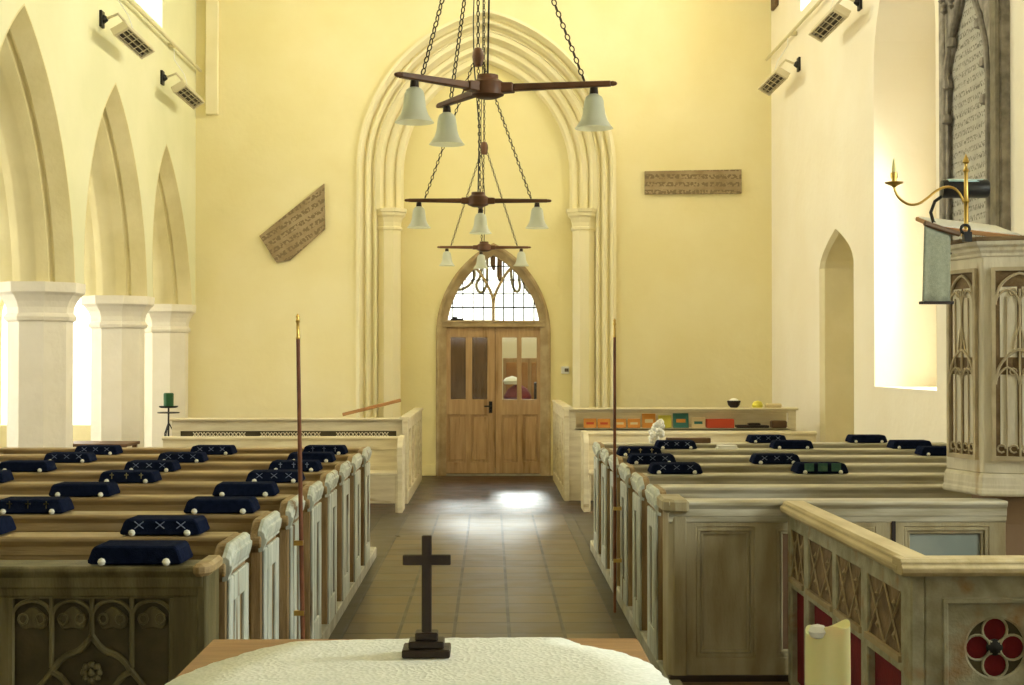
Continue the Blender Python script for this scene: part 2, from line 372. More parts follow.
# west wall with the tower arch
TC, TH, TZ, TR = -.065, 1.87, 4.46, 2.32
CZ = 3.93
hole = arch(TC, TZ, TH, TR, 0, 20, -.05)
aw = arch(-6.45, 2.3, .72, .85, 0, 8, .78)
struct(plate('wall_back', [[(-8.0, -.1), (5.0, -.1), (5.0, 8.4), (-8.0, 8.4)], hole, aw], .6, 'XZ', YB, 'wall_back'))
mb = MB()
arch_sweep(mb, [(0, .02), (.0, -.05), (.045, -.06), (.06, -.02), (.07, .09), (.10, .12), (.115, .08), (.135, .06), (.165, .07), (.175, .12), (.185, .22), (.215, .24), (.225, .19), (.25, .18), (.265, .22), (.28, .6)], 'XZ', YB, TC, TZ, TH, TR, -.05, 1, 20)
struct(mb.build('trim_1', 'arch_back', smooth=True))
mb = MB()
arch_sweep(mb, [(.26, .2), (.32, .2), (.335, .24), (.345, .34), (.375, .37), (.39, .33), (.43, .32), (.46, .33), (.475, .37), (.485, .46), (.52, .48), (.535, .44), (.57, .43), (.61, .44), (.63, .48), (.64, .62)], 'XZ', YB, TC, TZ, TH, TR, CZ - .02, 1, 20)
struct(mb.build('trim_2', 'arch_back', smooth=True))
for sx in (-1, 1):      # shafts with capitals and bases
    cx = TC + sx * (TH - .44)
    e = empty_struct('trim_3' if sx < 0 else 'trim_4')
    mb = MB(); mb.lathe([(.21, .32), (.19, .36), (.175, .40), (.175, CZ - .30)], (cx, YB + .42, 0), 8, rot=R(22.5)); mb.build('shaft', 'arch_back', e)
    mb = MB(); mb.lathe([(.26, 0), (.26, .20), (.22, .25), (.24, .28), (.21, .33)], (cx, YB + .42, 0), 8, rot=R(22.5)); mb.build('base', 'arch_back', e)
    mb = MB(); mb.lathe([(.175, -.32), (.20, -.30), (.20, -.27), (.18, -.26), (.185, -.2), (.21, -.13), (.245, -.10), (.25, -.06), (.27, -.05), (.275, 0.0), (.2, .01)], (cx, YB + .42, CZ), 8, rot=R(22.5)); mb.build('capital', 'arch_back', e)
# blocking wall inside the tower arch with the door opening
DC, DH, DI, DZ, DR = .035, .85, .09, 2.10, 1.35
struct(plate('wall_tower', [rect(-1.6, 1.5, -.1, 7.3), arch(DC, DZ, DH - .02, DR - .02, 0, 14, -.05)], .35, 'XZ', YT, 'wall_tower'))
struct(MB().box(-1.42, DC - DH, YT - .03, YT, 0, .17).box(DC + DH, 1.35, YT - .03, YT, 0, .17).build('baseboard_back', 'wall_tower', bevel=.01))
# tower room beyond
struct(plate('wall_far', [rect(-3, 3, -.1, 8.3), arch(.05, 4.4, 1.4, 1.4, 0, 10, 2.15)], .3, 'XZ', 25.0, 'plaster'))
struct(MB().box(-3.1, -2.9, 21.4, 25.2, 0, 8.3).box(2.9, 3.1, 21.4, 25.2, 0, 8.3).build('wall_tower_room', 'plaster'))

# north arcade wall
PIERS = [8.5, 11.6, 14.75, 17.8, 20.42]
ZS = 2.5; XC = XL - .40; WT = .80
outl = [[(-4, ZS), (PIERS[0] - .15, ZS)]]
pts = [(-5, 8.4), (-5, -.1), (PIERS[0] - .15 + .0, -.1)]
ARCHES = []
pts = [(-5, 8.4), (-5, -.1), (PIERS[0] + .16, -.1)]
for a, b in zip(PIERS[:-1], PIERS[1:]):
    c = (a + b) / 2; half = (b - a) / 2 - .155
    rise = 2.46 if b < 15 else 2.36 if b < 18 else 2.05
    sk = -.2 if b < 15 else -.14 if b < 18 else -.45
    ARCHES.append((c, half, rise, sk))
    pts += arch(c, ZS, half, rise, 0, 14, None, sk)
pts += [(YB + .05, ZS), (YB + .05, 8.4)]
win = [rect(y - 1.1, y + 1.1, 6.0, 7.5) for y in (5.2, 9.2, 13.2, 17.3)]  # high windows before the last are unseen, added to let in light
struct(plate('wall_left', [pts] + win, WT, 'YZ', XL - WT, 'wall_left'))
mb = MB()
for c, half, rise, sk in ARCHES:
    h = .25; prof = [(0, 0), (.02, .0), (.12, .13), (.14, .16), (.125, .19), (.14, .215), (.17, .22), (.24, .31), (h, .33), (h, WT - .33), (.24, WT - .31), (.17, WT - .22), (.14, WT - .215), (.12, WT - .13), (.02, WT), (0, WT)]
    arch_sweep(mb, prof, 'YZ', XL, c, ZS, half, rise, ZS - .02, -1, 14, False, sk)
struct(mb.build('trim_5', 'arch_left', smooth=True))
k = 1
for i, y in enumerate(PIERS):
    e = empty_struct('pillar' if i == 0 else 'pillar.%03d' % i)
    rr = .30 / math.cos(R(22.5)); s = 1 / math.cos(R(22.5))
    mb = MB().lathe([(rr, .40), (rr, ZS - .36)], (XC, y, 0), 8, rot=R(22.5)); mb.build('shaft', 'pier', e)
    mb = MB().lathe([(.42 * s, 0), (.42 * s, .2), (.36 * s, .26), (.38 * s, .31), (.33 * s, .36), (.30 * s, .41)], (XC, y, 0), 8, rot=R(22.5)); mb.build('base', 'pier', e, bevel=.01)
    mb = MB().lathe([(.30 * s, -.40), (.325 * s, -.385), (.335 * s, -.35), (.32 * s, -.325), (.305 * s, -.31), (.31 * s, -.25), (.335 * s, -.19), (.375 * s, -.13), (.40 * s, -.11), (.41 * s, -.10), (.415 * s, 0.0), (.3, .005)], (XC, y, ZS), 8, rot=R(22.5)); mb.build('capital', 'pier', e)
# left aisle shell
awin = [rect(y - .75, y + .75, 1.0, 3.2) for y in (10.2, 13.2, 16.2, 19.0)]  # unseen openings, added to bring light in through the arcade
struct(plate('wall_aisle', [rect(-5, YB, -.1, 8.4)] + awin, .5, 'YZ', -8.0, 'plaster'))
struct(MB().box(-8.2, XL - WT, -5, 21, 4.9, 5.0).build('ceiling_aisle', 'plaster'))
struct(MB().box(-8.2, 5.2, -5.3, -5.0, -.1, 2.4).box(-8.2, -1.6, -5.3, -5, 2.4, 8.4).box(1.6, 5.2, -5.3, -5, 2.4, 8.4).box(-1.6, 1.6, -5.3, -5, 3.6, 8.4).build('wall_front', 'plaster'))

# south wall: blocked doorway, splayed window, clerestory
def low_arch(i, n=12):
    h, r = .82 - i, .42 - i * .8
    l = [(16.68 - h * (1 - k / n), 2.84 + r * (k / n) ** .62) for k in range(n + 1)]
    return [(16.68 - h, -.05)] + l + [(2 * 16.68 - x, z) for x, z in l[-2::-1]] + [(16.68 + h, -.05)]
ND = low_arch(0)
SW = [(12.9, 1.43), (15.0, 1.43), (15.0, 5.0)] + [(13.95 + 1.05 * math.cos(R(a)), 5.0 + 1.5 * math.sin(R(a))) for a in range(10, 171, 10)] + [(12.9, 5.0)]
SW = [(13.95 - 1.05, 1.43), (13.95 + 1.05, 1.43)] + [(x, z) for x, z in arch(13.95, 4.75, 1.05, 1.15, 0, 10)][::-1]
SE = [(x - 9.05, z) for x, z in SW]  # unseen second window, added to bring light to the altar end
cwin = [rect(y - 1.1, y + 1.1, 6.28, 7.6) for y in (5.3, 9.3, 13.3, 17.42)]  # only the westmost belongs to the view; the others are added for light
struct(plate('wall_right', [rect(-5, YB + .05, -.1, 8.4), ND, SW, SE] + cwin, .9, 'YZ', XR, 'wall_right'))
# niche lining and back
mb = MB(); PP = [[(XR + d, u, v) for u, v in low_arch(i)] for i, d in ((0, -.005), (.05, .05), (.05, .6))]; q = len(PP[0])
mb.add(sum(PP, []), [(j * q + i, j * q + i + 1, (j + 1) * q + i + 1, (j + 1) * q + i) for j in range(2) for i in range(q - 1)])
struct(mb.build('door_2', 'niche'))
struct(MB().box(XR + .6, XR + .66, 15.7, 17.7, -.1, 3.5).build('wall_niche', 'niche'))
for y0 in (13.95, 4.9):  # unseen inner plates added to hold back light from the upper opening
    struct(plate('wall_light_block', [rect(y0 - 1.06, y0 + 1.06, 1.42, 6.2), arch(y0 - .1, 3.3, .70, .8, 0, 10, 1.6)], .25, 'YZ', XR + .66, 'wall_right'))
# glazing of the south windows
def south_window(y0, idx):
    e = empty_struct('window_%d' % idx)
    pts = arch(y0 - .1, 3.3, .69, .79, 0, 10, 1.61)
    me = plate('pane', [pts], .008, 'YZ', XR + .80, 'glass', e)
    mb = MB()
    for dy in (-.1,): mb.box(XR + .77, XR + .84, y0 + dy - .04, y0 + dy + .04, 1.61, 4.05)
    arch_sweep(mb, [(0, .77), (.05, .77), (.05, .84), (0, .84)], 'YZ', XR, y0 - .1, 3.3, .70, .8, 1.6, 1, 10, True)
    for j in range(1, 4): mb.box(XR + .795, XR + .81, y0 - .78, y0 + .58, 1.6 + .45 * j - .008, 1.6 + .45 * j + .008)
    mb.build('window_frame', 'plaster', e)
south_window(13.95, 1); south_window(4.9, 2)  # the second one is out of view, added for its light
def square_window(idx, axis, y0, w, z0, z1, x):
    e = empty_struct('window_%d' % idx)
    if axis == 'YZ':
        MB().box(x - .004, x + .004, y0 - w, y0 + w, z0, z1).build('pane', 'glass', e)
        mb = MB()
        for t in (-1, -.33, .33, 1): mb.box(x - .03, x + .03, y0 + t * (w - .03) - .03, y0 + t * (w - .03) + .03, z0, z1)
        mb.box(x - .03, x + .03, y0 - w, y0 + w, z0, z0 + .05).box(x - .03, x + .03, y0 - w, y0 + w, z1 - .05, z1)
        mb.build('window_frame', 'plaster', e)
i = 3
for y in (9.2, 13.2, 17.3): square_window(i, 'YZ', y, 1.1, 6.0, 7.5, XL - .55); i += 1  # first two unseen, added for light
for y in (9.3, 13.3, 17.42): square_window(i, 'YZ', y, 1.1, 6.28, 7.6, XR + .6); i += 1  # here too the first two are unseen and added for light
for y in (10.2, 13.2, 16.2, 19.0): square_window(i, 'YZ', y, .75, 1.0, 3.2, -7.8); i += 1  # all four unseen, added for the aisle's light
e = empty_struct('window_%d' % i); plate('pane', [arch(-6.45, 2.3, .70, .83, 0, 8, .79)], .008, 'XZ', YB + .35, 'glass', e)
mb = MB(); mb.box(-6.48, -6.42, YB + .32, YB + .38, .78, 3.0); arch_sweep(mb, [(0, .3), (.05, .3), (.05, .37), (0, .37)], 'XZ', YB, -6.45, 2.3, .72, .85, .78, 1, 8, True); mb.build('window_frame', 'plaster', e)
i += 1
e = empty_struct('window_%d' % i); plate('pane', [arch(.05, 4.4, 1.38, 1.38, 0, 10, 2.16)], .008, 'XZ', 25.1, 'glass', e)
mb = MB(); arch_sweep(mb, [(0, .05), (.06, .05), (.06, .15), (0, .15)], 'XZ', 25.0, .05, 4.4, 1.4, 1.4, 2.15, 1, 10, True)
mb.build('window_frame', 'frame_wood', e)

# wall plates, pipes and the boxed duct
def pipe(name, x, z, y0, y1, m='cream_pipe'):
    mb = MB().tube([(x, y0, z), (x, (y0 + y1) / 2, z - .01), (x, y1, z)], .022, 8)
    for j in range(5):
        y = y0 + (y1 - y0) * (j + .5) / 5; mb.box(min(x, x + (.08 if x > 0 else -.08)), max(x, x + (.08 if x > 0 else -.08)), y - .02, y + .02, z - .03, z + .03)
    return mb.build(name, m, smooth=True)
props(pipe('conduit_pipe', XL + .085, 5.86, 4, 20.4), 'cream pipe running along the arcade wall under the high windows', 'pipe')
props(pipe('conduit_pipe', XR - .085, 6.05, 4, 20.4), 'cream pipe running along the wall above the pulpit side heaters', 'pipe')
props(MB().box(-4.10, -3.92, YB - .09, YB, 5.24, 8.3).build('duct_box', 'arch_back', bevel=.008), 'cream boxed duct coming down the west wall beside the arcade', 'duct')

# ------------------------------------------------------------------ door and fanlight
d1 = empty_struct('door_1')
mb = MB()
arch_sweep(mb, [(0, -.04), (.03, -.06), (.06, -.05), (.075, -.02), (.12, -.0), (.15, .02), (.155, .05), (.155, .16), (0, .16)], 'XZ', YT, DC, DZ, DH, DR, 0, 1, 16, True)
mb.build('door_frame', 'frame_wood', d1, smooth=True)
MB().box(DC - DH + .06, DC + DH - .06, YT - .02, YT + .12, 2.20, 2.30).box(DC - DH + .06, DC + DH - .06, YT - .035, YT + .1, 2.265, 2.285).build('transom', 'frame_wood', d1, bevel=.008)
MB().box(-.74, .80, YT + .02, YT + .09, 0.0, .018).build('threshold', 'kerb', d1)
def leaf(x0, x1, panes, hinge):
    holes = [rect(a, b, 1.13, 2.05) for a, b in panes]
    mid = (x0 + x1) / 2
    lows = [rect(x0 + .10, mid - .045, .20, .90), rect(mid + .045, x1 - .10, .20, .90)]
    lf = plate('door_leaf', [rect(x0, x1, .03, 2.20)] + holes + lows, .05, 'XZ', YT + .03, 'door', d1, bevel=.006)
    for r_ in lows:
        mb = MB().box(r_[0][0] - .002, r_[1][0] + .002, YT + .055, YT + .07, r_[0][1] - .002, r_[2][1] + .002)
        mb.box(r_[0][0] + .03, r_[1][0] - .03, YT + .045, YT + .06, r_[0][1] + .03, r_[2][1] - .03)
        mb.build('door_panel', 'door', lf, bevel=.01)
    for r_ in holes:
        MB().box(r_[0][0], r_[1][0], YT + .052, YT + .058, r_[0][1], r_[2][1]).build('door_pane', 'glass', lf)
    for z in (.35, 1.15, 1.95):
        MB().box(hinge - .02, hinge + .02, YT + .018, YT + .032, z - .05, z + .05).build('hinge', 'frame_wood', lf)
    return lf
l1 = leaf(-.735, .060, [(-.60, -.375), (-.28, -.055)], -.72)
l2 = leaf(.066, .795, [(.165, .385), (.455, .68)], .78)
mb = MB().box(-.03, .02, YT + .005, YT + .03, .93, 1.10).tube([(-.005, YT + .01, 1.03), (-.005, YT - .04, 1.03), (-.10, YT - .045, 1.03)], .011).lathe([(.022, 0), (.026, .012), (.018, .03)], (-.005, YT + .02, .96), 12, Matrix.Rotation(R(90), 4, 'X'))
mb.build('door_handle', 'black', l1, smooth=True)
# fanlight
w0 = empty_struct('window_30')
fi = .155
plate('fanlight_pane', [arch(DC, DZ, DH, DR, fi, 14)], .006, 'XZ', YT + .06, 'glass', w0)
mb = MB()
Rr = (DR * DR + DH * DH) / (2 * DH); hi = DH - fi
cen = (DC, 2.56)
mb.box(DC - .022, DC + .022, YT + .03, YT + .09, 2.29, 2.58)
for s in (-1, 1):
    mb.tube([(DC + s * x, YT + .06, z) for x, z in ((0, 2.55), (.015, 2.66), (.05, 2.75), (.10, 2.85), (.145, 2.93), (.19, 3.0), (.235, 3.055), (.28, 3.10))], .022, 6)
mb.build('window_frame', 'frame_wood', w0, smooth=True)
mb = MB()
top = arch(DC, DZ, DH, DR, fi, 14)
def zmax(x):
    Rr_ = (DR * DR + DH * DH) / (2 * DH); c = Rr_ - DH; r = Rr_ - fi; dx = abs(x - DC) + c
    return DZ + math.sqrt(max(0, r * r - dx * dx)) if dx < r else DZ
def xmax(z):
    Rr_ = (DR * DR + DH * DH) / (2 * DH); c = Rr_ - DH; r = Rr_ - fi
    return math.sqrt(max(0, r * r - (z - DZ) ** 2)) - c
for j in range(-4, 5):
    x = DC + .151 * j
    if j and zmax(x) > 2.32: mb.box(x - .008, x + .008, YT + .054, YT + .066, 2.29, zmax(x))
for j in range(1, 6):
    z = 2.29 + .205 * j
    if xmax(z) > .05: mb.box(DC - xmax(z), DC + xmax(z), YT + .054, YT + .066, z - .008, z + .008)
mb.build('leading', 'black', w0)
props(MB().box(-.60, -.42, YT - .02, YT + .03, 2.302, 2.33).box(-.58, -.50, YT - .02, YT + .03, 2.33, 2.355).build('black_box', 'black', bevel=.004), 'small black box lying on the transom above the door', 'box')
# tower room contents seen through the glass
mb = MB(); mb.box(-1.9, .14, 22.6, 22.7, 0, 2.35)
for x in (-1.5, -1.1, -.7, -.3): mb.box(x, x + .05, 22.57, 22.6, 0, 2.35)
props(mb.build('wood_screen', 'screen', bevel=.01), 'brown boarded cupboard front behind the door glass', 'cupboard')
cb = thing('tower_cupboard', 'tall wooden cupboard seen through the glass of the door leaf beside the thermostat', 'cupboard', (.75, 23.6, 0))
MB().box(-.55, .75, 0, .5, 0, 1.75).build('body', 'door', cb, bevel=.01)
for x in (-.5, -.08, .34): MB().box(x, x + .36, -.02, 0, .1, 1.68).build('door', 'plank', cb, bevel=.01)
tb = thing('vestry_table', 'dark table behind the door glass with a red cloth heap on it', 'table', (.70, 22.5, 0))
MB().box(-.5, .5, -.25, .25, 1.02, 1.06).build('tabletop', 'dark', tb)
for sx in (-1, 1):
    for sy in (-1, 1): MB().box(sx * .46 - .03, sx * .46 + .03, sy * .21 - .03, sy * .21 + .03, 0, 1.02).build('leg', 'dark', tb)
props(MB().lathe([(.0, 0), (.2, .0), (.22, .08), (.15, .2), (.06, .26), (0, .27)], (.42, 22.45, 1.06), 12, cap=False).build('red_bundle', 'red_cloth', smooth=True), 'red cloth bundle on the table behind the door glass', 'cloth')
props(MB().lathe([(.12, 0), (.14, .05), (.1, .10), (.0, .13)], (.33, 22.4, 1.335), 12, cap=False).build('white_hat', 'paper', smooth=True), 'white folded cloth on top of the red bundle', 'cloth')
props(MB().box(.68, .9, 22.35, 22.6, 1.06, 1.36).build('green_box', 'dark', bevel=.01), 'dark box beside the red bundle behind the glass', 'box')
def rope(pts, label):
    P = [Vector((x, 23.2, z)) for x, z in pts]
    out = []
    for i in range(len(P) - 1):
        p_, a, b_, n_ = P[max(i - 1, 0)], P[i], P[i + 1], P[min(i + 2, len(P) - 1)]
        for k in range(5):
            t_ = k / 5; out.append(.5 * ((2 * a) + (b_ - p_) * t_ + (2 * p_ - 5 * a + 4 * b_ - n_) * t_ ** 2 + (3 * a - p_ - 3 * b_ + n_) * t_ ** 3))
    out.append(P[-1])
    props(MB().tube(out, .024, 7).build('bell_rope', 'rope', smooth=True), label, 'rope', 'bell ropes behind the fanlight')
rope([(-.28, 8.2), (-.28, 5), (-.28, 3.4), (-.28, 3.05), (-.45, 2.88), (-.66, 2.88), (-.74, 3.0), (-.55, 3.1), (-.3, 3.3), (-.25, 5), (-.25, 8.2)], 'wide looped bell rope behind the fanlight, nearest the arcade')
rope([(-.12, 8.2), (-.12, 5), (-.15, 3.3), (-.24, 2.95), (-.18, 2.82), (-.1, 2.88), (-.06, 3.2), (-.08, 5), (-.08, 8.2)], 'narrow bell rope loop behind the fanlight beside the widest arcade side loop')
rope([(.30, 8.2), (.30, 5), (.32, 3.4), (.34, 3.0), (.40, 2.84), (.47, 2.9), (.44, 3.3), (.36, 5), (.36, 8.2)], 'narrow bell rope loop behind the fanlight beside the lowest sagging loop')
rope([(.46, 8.2), (.46, 5), (.48, 3.4), (.54, 2.95), (.72, 2.76), (.92, 2.80), (1.02, 3.0), (.8, 3.3), (.52, 3.8), (.5, 5), (.5, 8.2)], 'low sagging bell rope loop behind the fanlight, nearest the thermostat')
for i_, x in enumerate((.03, .14)):
    props(MB().tube([(x, 23.5, 8.2), (x + .01, 23.5, 5), (x, 23.5, 3.3 - .2 * i_), (x + .02, 23.5, 3.2 - .2 * i_)], [.02, .02, .045, .02], 8).build('bell_pull', 'screen', smooth=True), ['thick bell pull hanging behind the fanlight mullion', 'second bell pull hanging behind the fanlight, just beside the mullion'][i_], 'bell pull', 'bell ropes behind the fanlight')
th = thing('thermostat', 'small white thermostat on the wall beside the door', 'thermostat', (1.10, YT, 1.56))
MB().box(-.06, .06, -.03, 0, -.05, .06).build('cover', 'white', th, bevel=.008)
MB().box(-.01, .05, -.034, -.028, -.02, .03).build('dial', 'grille', th)

# ------------------------------------------------------------------ carved slabs on the west wall, monument on the south wall
def slab(name, pts, label):
    c = (sum(p[0] for p in pts) / len(pts), sum(p[1] for p in pts) / len(pts))
    me = plate_mesh([[(u - c[0], v - c[1]) for u, v in pts]], .05, 'XZ', -.05, name); me.materials.append(M['old_slab'])
    o = link(bpy.data.objects.new(name, me)); o.location = (c[0], YB + .0, c[1]); 
    return o
def bw(px, py): return ((px - 491) / 69.4, 1.70 + (361 - py) / 69.4)
o = slab('carved_stone_fragment', [bw(260, 236.4), bw(277, 262.8), bw(290.5, 260.5), bw(325.5, 229), bw(324.5, 184)][::-1], '')
me = o.data; rot = R(33)
me.transform(Matrix.Rotation(rot, 4, 'Y')); o.rotation_euler = (0, -rot, 0)
props(o, 'brown inscribed stone fragment with slanted sides set in the west wall', 'stone plaque')
o = slab('carved_stone_plaque', [bw(645, 171), bw(645, 194), bw(742, 193), bw(742, 169)][::-1], '')
props(o, 'long narrow carved stone plaque set in the west wall beside the tower arch', 'stone plaque')

mn = thing('wall_monument', 'grey stone wall monument with carved ogee frame and inscription tablet', 'monument', (XR, 11.82, 0))
y0, y1, zb, zt = -.78, .68, 2.2, 5.6
lobes = arch(.0, 4.05, .50, .75, 0, 10, 2.5)
me_o = plate('frame', [rect(y0, y1, zb, zt), [(-.52, 2.5), (-.52, 3.9)] + [(-.46, 4.1), (-.53, 4.2), (-.36, 4.42), (-.40, 4.5), (-.16, 4.72), (0, 5.05), (.16, 4.72), (.40, 4.5), (.36, 4.42), (.53, 4.2), (.46, 4.1)] + [(.52, 3.9), (.52, 2.5)]], .10, 'YZ', -.08, 'mon_frame', mn, bevel=.015)
mb = MB().box(-.11, -.07, y0, y0 + .16, zb, zt).build('frame_side', 'mon_side', mn, bevel=.02)
MB().box(-.10, -.07, y1 - .12, y1, zb, zt).box(-.09, -.07, y1 - .2, y1 - .15, zb, zt).build('frame_moulding', 'mon_frame', mn, bevel=.015)
MB().box(-.04, 0, -.6, .6, 2.4, 5.2).build('inscription_tablet', 'inscr', mn)
mb = MB()
for s in (-1, 1):
    pts = [(-.09, s * .55, 2.5), (-.09, s * .55, 3.95), (-.09, s * .50, 4.25), (-.09, s * .38, 4.48), (-.09, s * .2, 4.72), (-.09, s * .07, 4.95), (-.09, 0, 5.3)]
    mb.tube(pts, .028, 8)
    for z, y in ((4.1, .47), (4.44, .36), (3.8, .48)): mb.lathe([(0, -.05), (.045, -.03), (.05, .0), (.04, .04), (0, .05)], (-.09, s * y, z), 8, cap=False)
mb.build('arch_moulding', 'mon_frame', mn, smooth=True)
mb = MB()
for j in range(16):
    for s in (-1, 1):
        z = 4.75 + .05 * (j % 8); y = s * (.30 + .05 * (j // 2)); 
        mb.lathe([(0, -.035), (.035, -.0), (0, .035)], (-.11, min(.62, max(-.55, y)), z), 6, cap=False)
mb.build('carved_leaves', 'mon_frame', mn, smooth=True)

# ------------------------------------------------------------------ wall heaters
def heater(x, y, z, side, label):
    """side +1: on the arcade wall, -1: on the south wall"""
    t = thing('wall_heater', label, 'heater', (x, y, z), 0, 'infrared heaters high on the walls')
    s = side
    MB().box(0 if s > 0 else -.03, .03 if s > 0 else 0, -.06, .06, -.09, .09).lathe([(.045, 0), (.05, .02), (.02, .06)], (s * .02, 0, .0), 10, Matrix.Rotation(R(90 * s), 4, 'Y')).build('mount', 'black', t, bevel=.004)
    MB().tube([(s * .05, 0, .0), (s * .2, -.04, .05), (s * .26, .0, -.02), (s * .30, .06, -.12)], .016, 8).build('bracket_arm', 'beige', t, smooth=True)
    rot = Matrix.Translation((s * .31, .22, -.20)) @ Matrix.Rotation(R(-30 * s), 4, 'Y')
    mb = MB(); mb.box(-.09, .09, -.60, .60, .015, .06, rot)
    for a in ((-.09, -.072, -.60, .60), (.072, .09, -.60, .60), (-.09, .09, -.60, -.53), (-.09, .09, .53, .60)): mb.box(a[0], a[1], a[2], a[3], -.022, .02, rot)
    body = mb.build('body', 'beige', t, bevel=.004)
    mb = MB().box(-.075, .075, -.53, .53, .006, .014, rot); g = mb.build('reflector', 'grille', t)
    mb = MB()
    for xx in (-.035, .035): MB().box(xx - .014, xx + .014, -.5, .5, -.012, .002, rot).build('heating_element', 'dark', t)
    for xx in (-.05, 0, .05): mb.box(xx - .003, xx + .003, -.54, .54, -.026, -.020, rot)
    for j in range(4): mb.box(-.085, .085, -.36 + j * .24 - .003, -.36 + j * .24 + .003, -.026, -.020, rot)
    mb.build('wire_guard', 'beige', t)
    MB().tube([(s * .3, .3, -.12), (s * .24, .25, .1), (s * .10, .3, .3), (s * .085, .35, .44)], .006, 6).build('cable', 'white', t, smooth=True)
    return t
heater(XL, 15.5, 5.42, 1, 'infrared heater on the arcade wall between the first two arches')
heater(XL, 18.35, 5.35, 1, 'infrared heater on the arcade wall next to the west corner')
heater(XR, 15.5, 5.64, -1, 'infrared heater on the wall above the tall splayed window side')
heater(XR, 18.6, 5.60, -1, 'infrared heater above the blocked doorway near the west corner')
props(MB().box(XR - .05, XR, 19.95, 20.28, 6.72, 7.02).build('wall_speaker', 'brown_panel', bevel=.01), 'small dark box high on the wall in the west corner', 'speaker')

# ------------------------------------------------------------------ chandeliers
def chain_mb(a, b, link_len=.044, r=.0036, w=.0115):
    a, b = Vector(a), Vector(b); d = b - a; n = max(2, int(d.length / (link_len * .74))); q = d.to_track_quat('Z', 'Y')
    mb = MB()
    for i in range(n):
        c = a + d * ((i + .5) / n); m = Matrix.Translation(c) @ q.to_matrix().to_4x4() @ Matrix.Rotation(R(90 * (i % 2) + 20), 4, 'Z')
        L2 = link_len / 2; pts = []
        for k in range(10):
            th = 2 * math.pi * k / 10; pts.append(m @ Vector((w * math.cos(th), 0, (L2 - w * .4) * math.sin(th))))
        mb.tube(pts, r, 5, closed=True)
    return mb
def chandelier(x, y, z, L, angles, rise, label, lens=None):
    t = thing('chandelier', label, 'chandelier', (x, y, z), 0, 'three-armed chandeliers over the aisle')
    MB().lathe([(.0, -.05), (.05, -.05), (.085, -.035), (.09, .0), (.085, .03), (.055, .05), (.055, .07), (.0, .075)], n=16, cap=False).build('hub', 'arm_wood', t, smooth=True)
    top = Vector((0, 0, rise))
    for k, a in enumerate(angles):
        ll = L if lens is None else lens[k]
        m = Matrix.Rotation(R(a), 4, 'Z')
        mb = MB(); w = .026
        for (p0, p1, h0, h1) in ((.03, .14, .036, .032), (.14, ll - .03, .024, .018), (ll - .03, ll, .018, .010)):
            vs = []
            for p, h in ((p0, h0), (p1, h1)):
                for (yy, zz) in ((-h, -h * .75), (h, -h * .75), (h, h * .75), (-h, h * .75)): vs.append(m @ Vector((p, yy, zz)))
            mb.add(vs, [(0, 1, 2, 3), (7, 6, 5, 4), (0, 4, 5, 1), (1, 5, 6, 2), (2, 6, 7, 3), (3, 7, 4, 0)])
        mb.build('arm', 'arm_wood', t, bevel=.005)
        p = m @ Vector((ll - .12, 0, -.018))
        prof = [(r_ * 1.04, z_ * 1.12) for r_, z_ in [(.022, -.03), (.040, -.042), (.048, -.06), (.052, -.09), (.056, -.12), (.066, -.15), (.084, -.175), (.095, -.187)]]
        sh = MB().lathe(prof, p, 24, cap=False).build('lamp_shade', 'shade', t, smooth=True)
        MB().lathe([(.02, 0), (.022, -.02), (.024, -.045), (.0, -.05)], p, 12, cap=False).build('lamp_cap', 'dark_wood', sh, smooth=True)
        MB().lathe([(.012, -.045), (.02, -.08), (.022, -.10), (.012, -.12), (0, -.125)], p, 10, cap=False).build('bulb', 'white', sh, smooth=True)
        chain_mb(m @ Vector((ll - .17, 0, .02)), top + (m @ Vector((.02, 0, 0)))).build('chain', 'chain', t)
    MB().lathe([(0, -.08), (.03, -.08), (.044, -.04), (.050, 0), (.046, .04), (.03, .07), (0, .08)], top, 12, cap=False).build('acorn', 'arm_wood', t, smooth=True)
    H = 8.3 - z
    chain_mb(top + Vector((0, 0, .07)), Vector((0, 0, H)), .06, .005).build('hanging_chain', 'chain', t)
    pts = [(0, 0, .07), (.01, 0, rise * .5), (-.035, .02, rise - .05), (-.04, .02, rise + .3), (-.02, .02, rise + 1), (0, .02, H)]
    MB().tube(pts, .005, 6).build('flex', 'black', t, smooth=True)
    MB().lathe([(.06, H), (.06, H - .02), (.02, H - .05)], n=14).build('ceiling_rose', 'arm_wood', t)
    return t
chandelier(-.018, 7.4, 3.12, .64, (219, 347, 118), 1.30, 'nearest and largest-looking chandelier, wooden arms with frosted bell shades', (.59, .68, .60))
chandelier(-.108, 11.8, 3.03, .61, (183, -1, 88), 1.20, 'middle chandelier hanging between the nearest one and the one before the door')
chandelier(-.085, 17.4, 3.09, .575, (184, -2, 95), 1.22, 'farthest chandelier, hanging in front of the door arch')

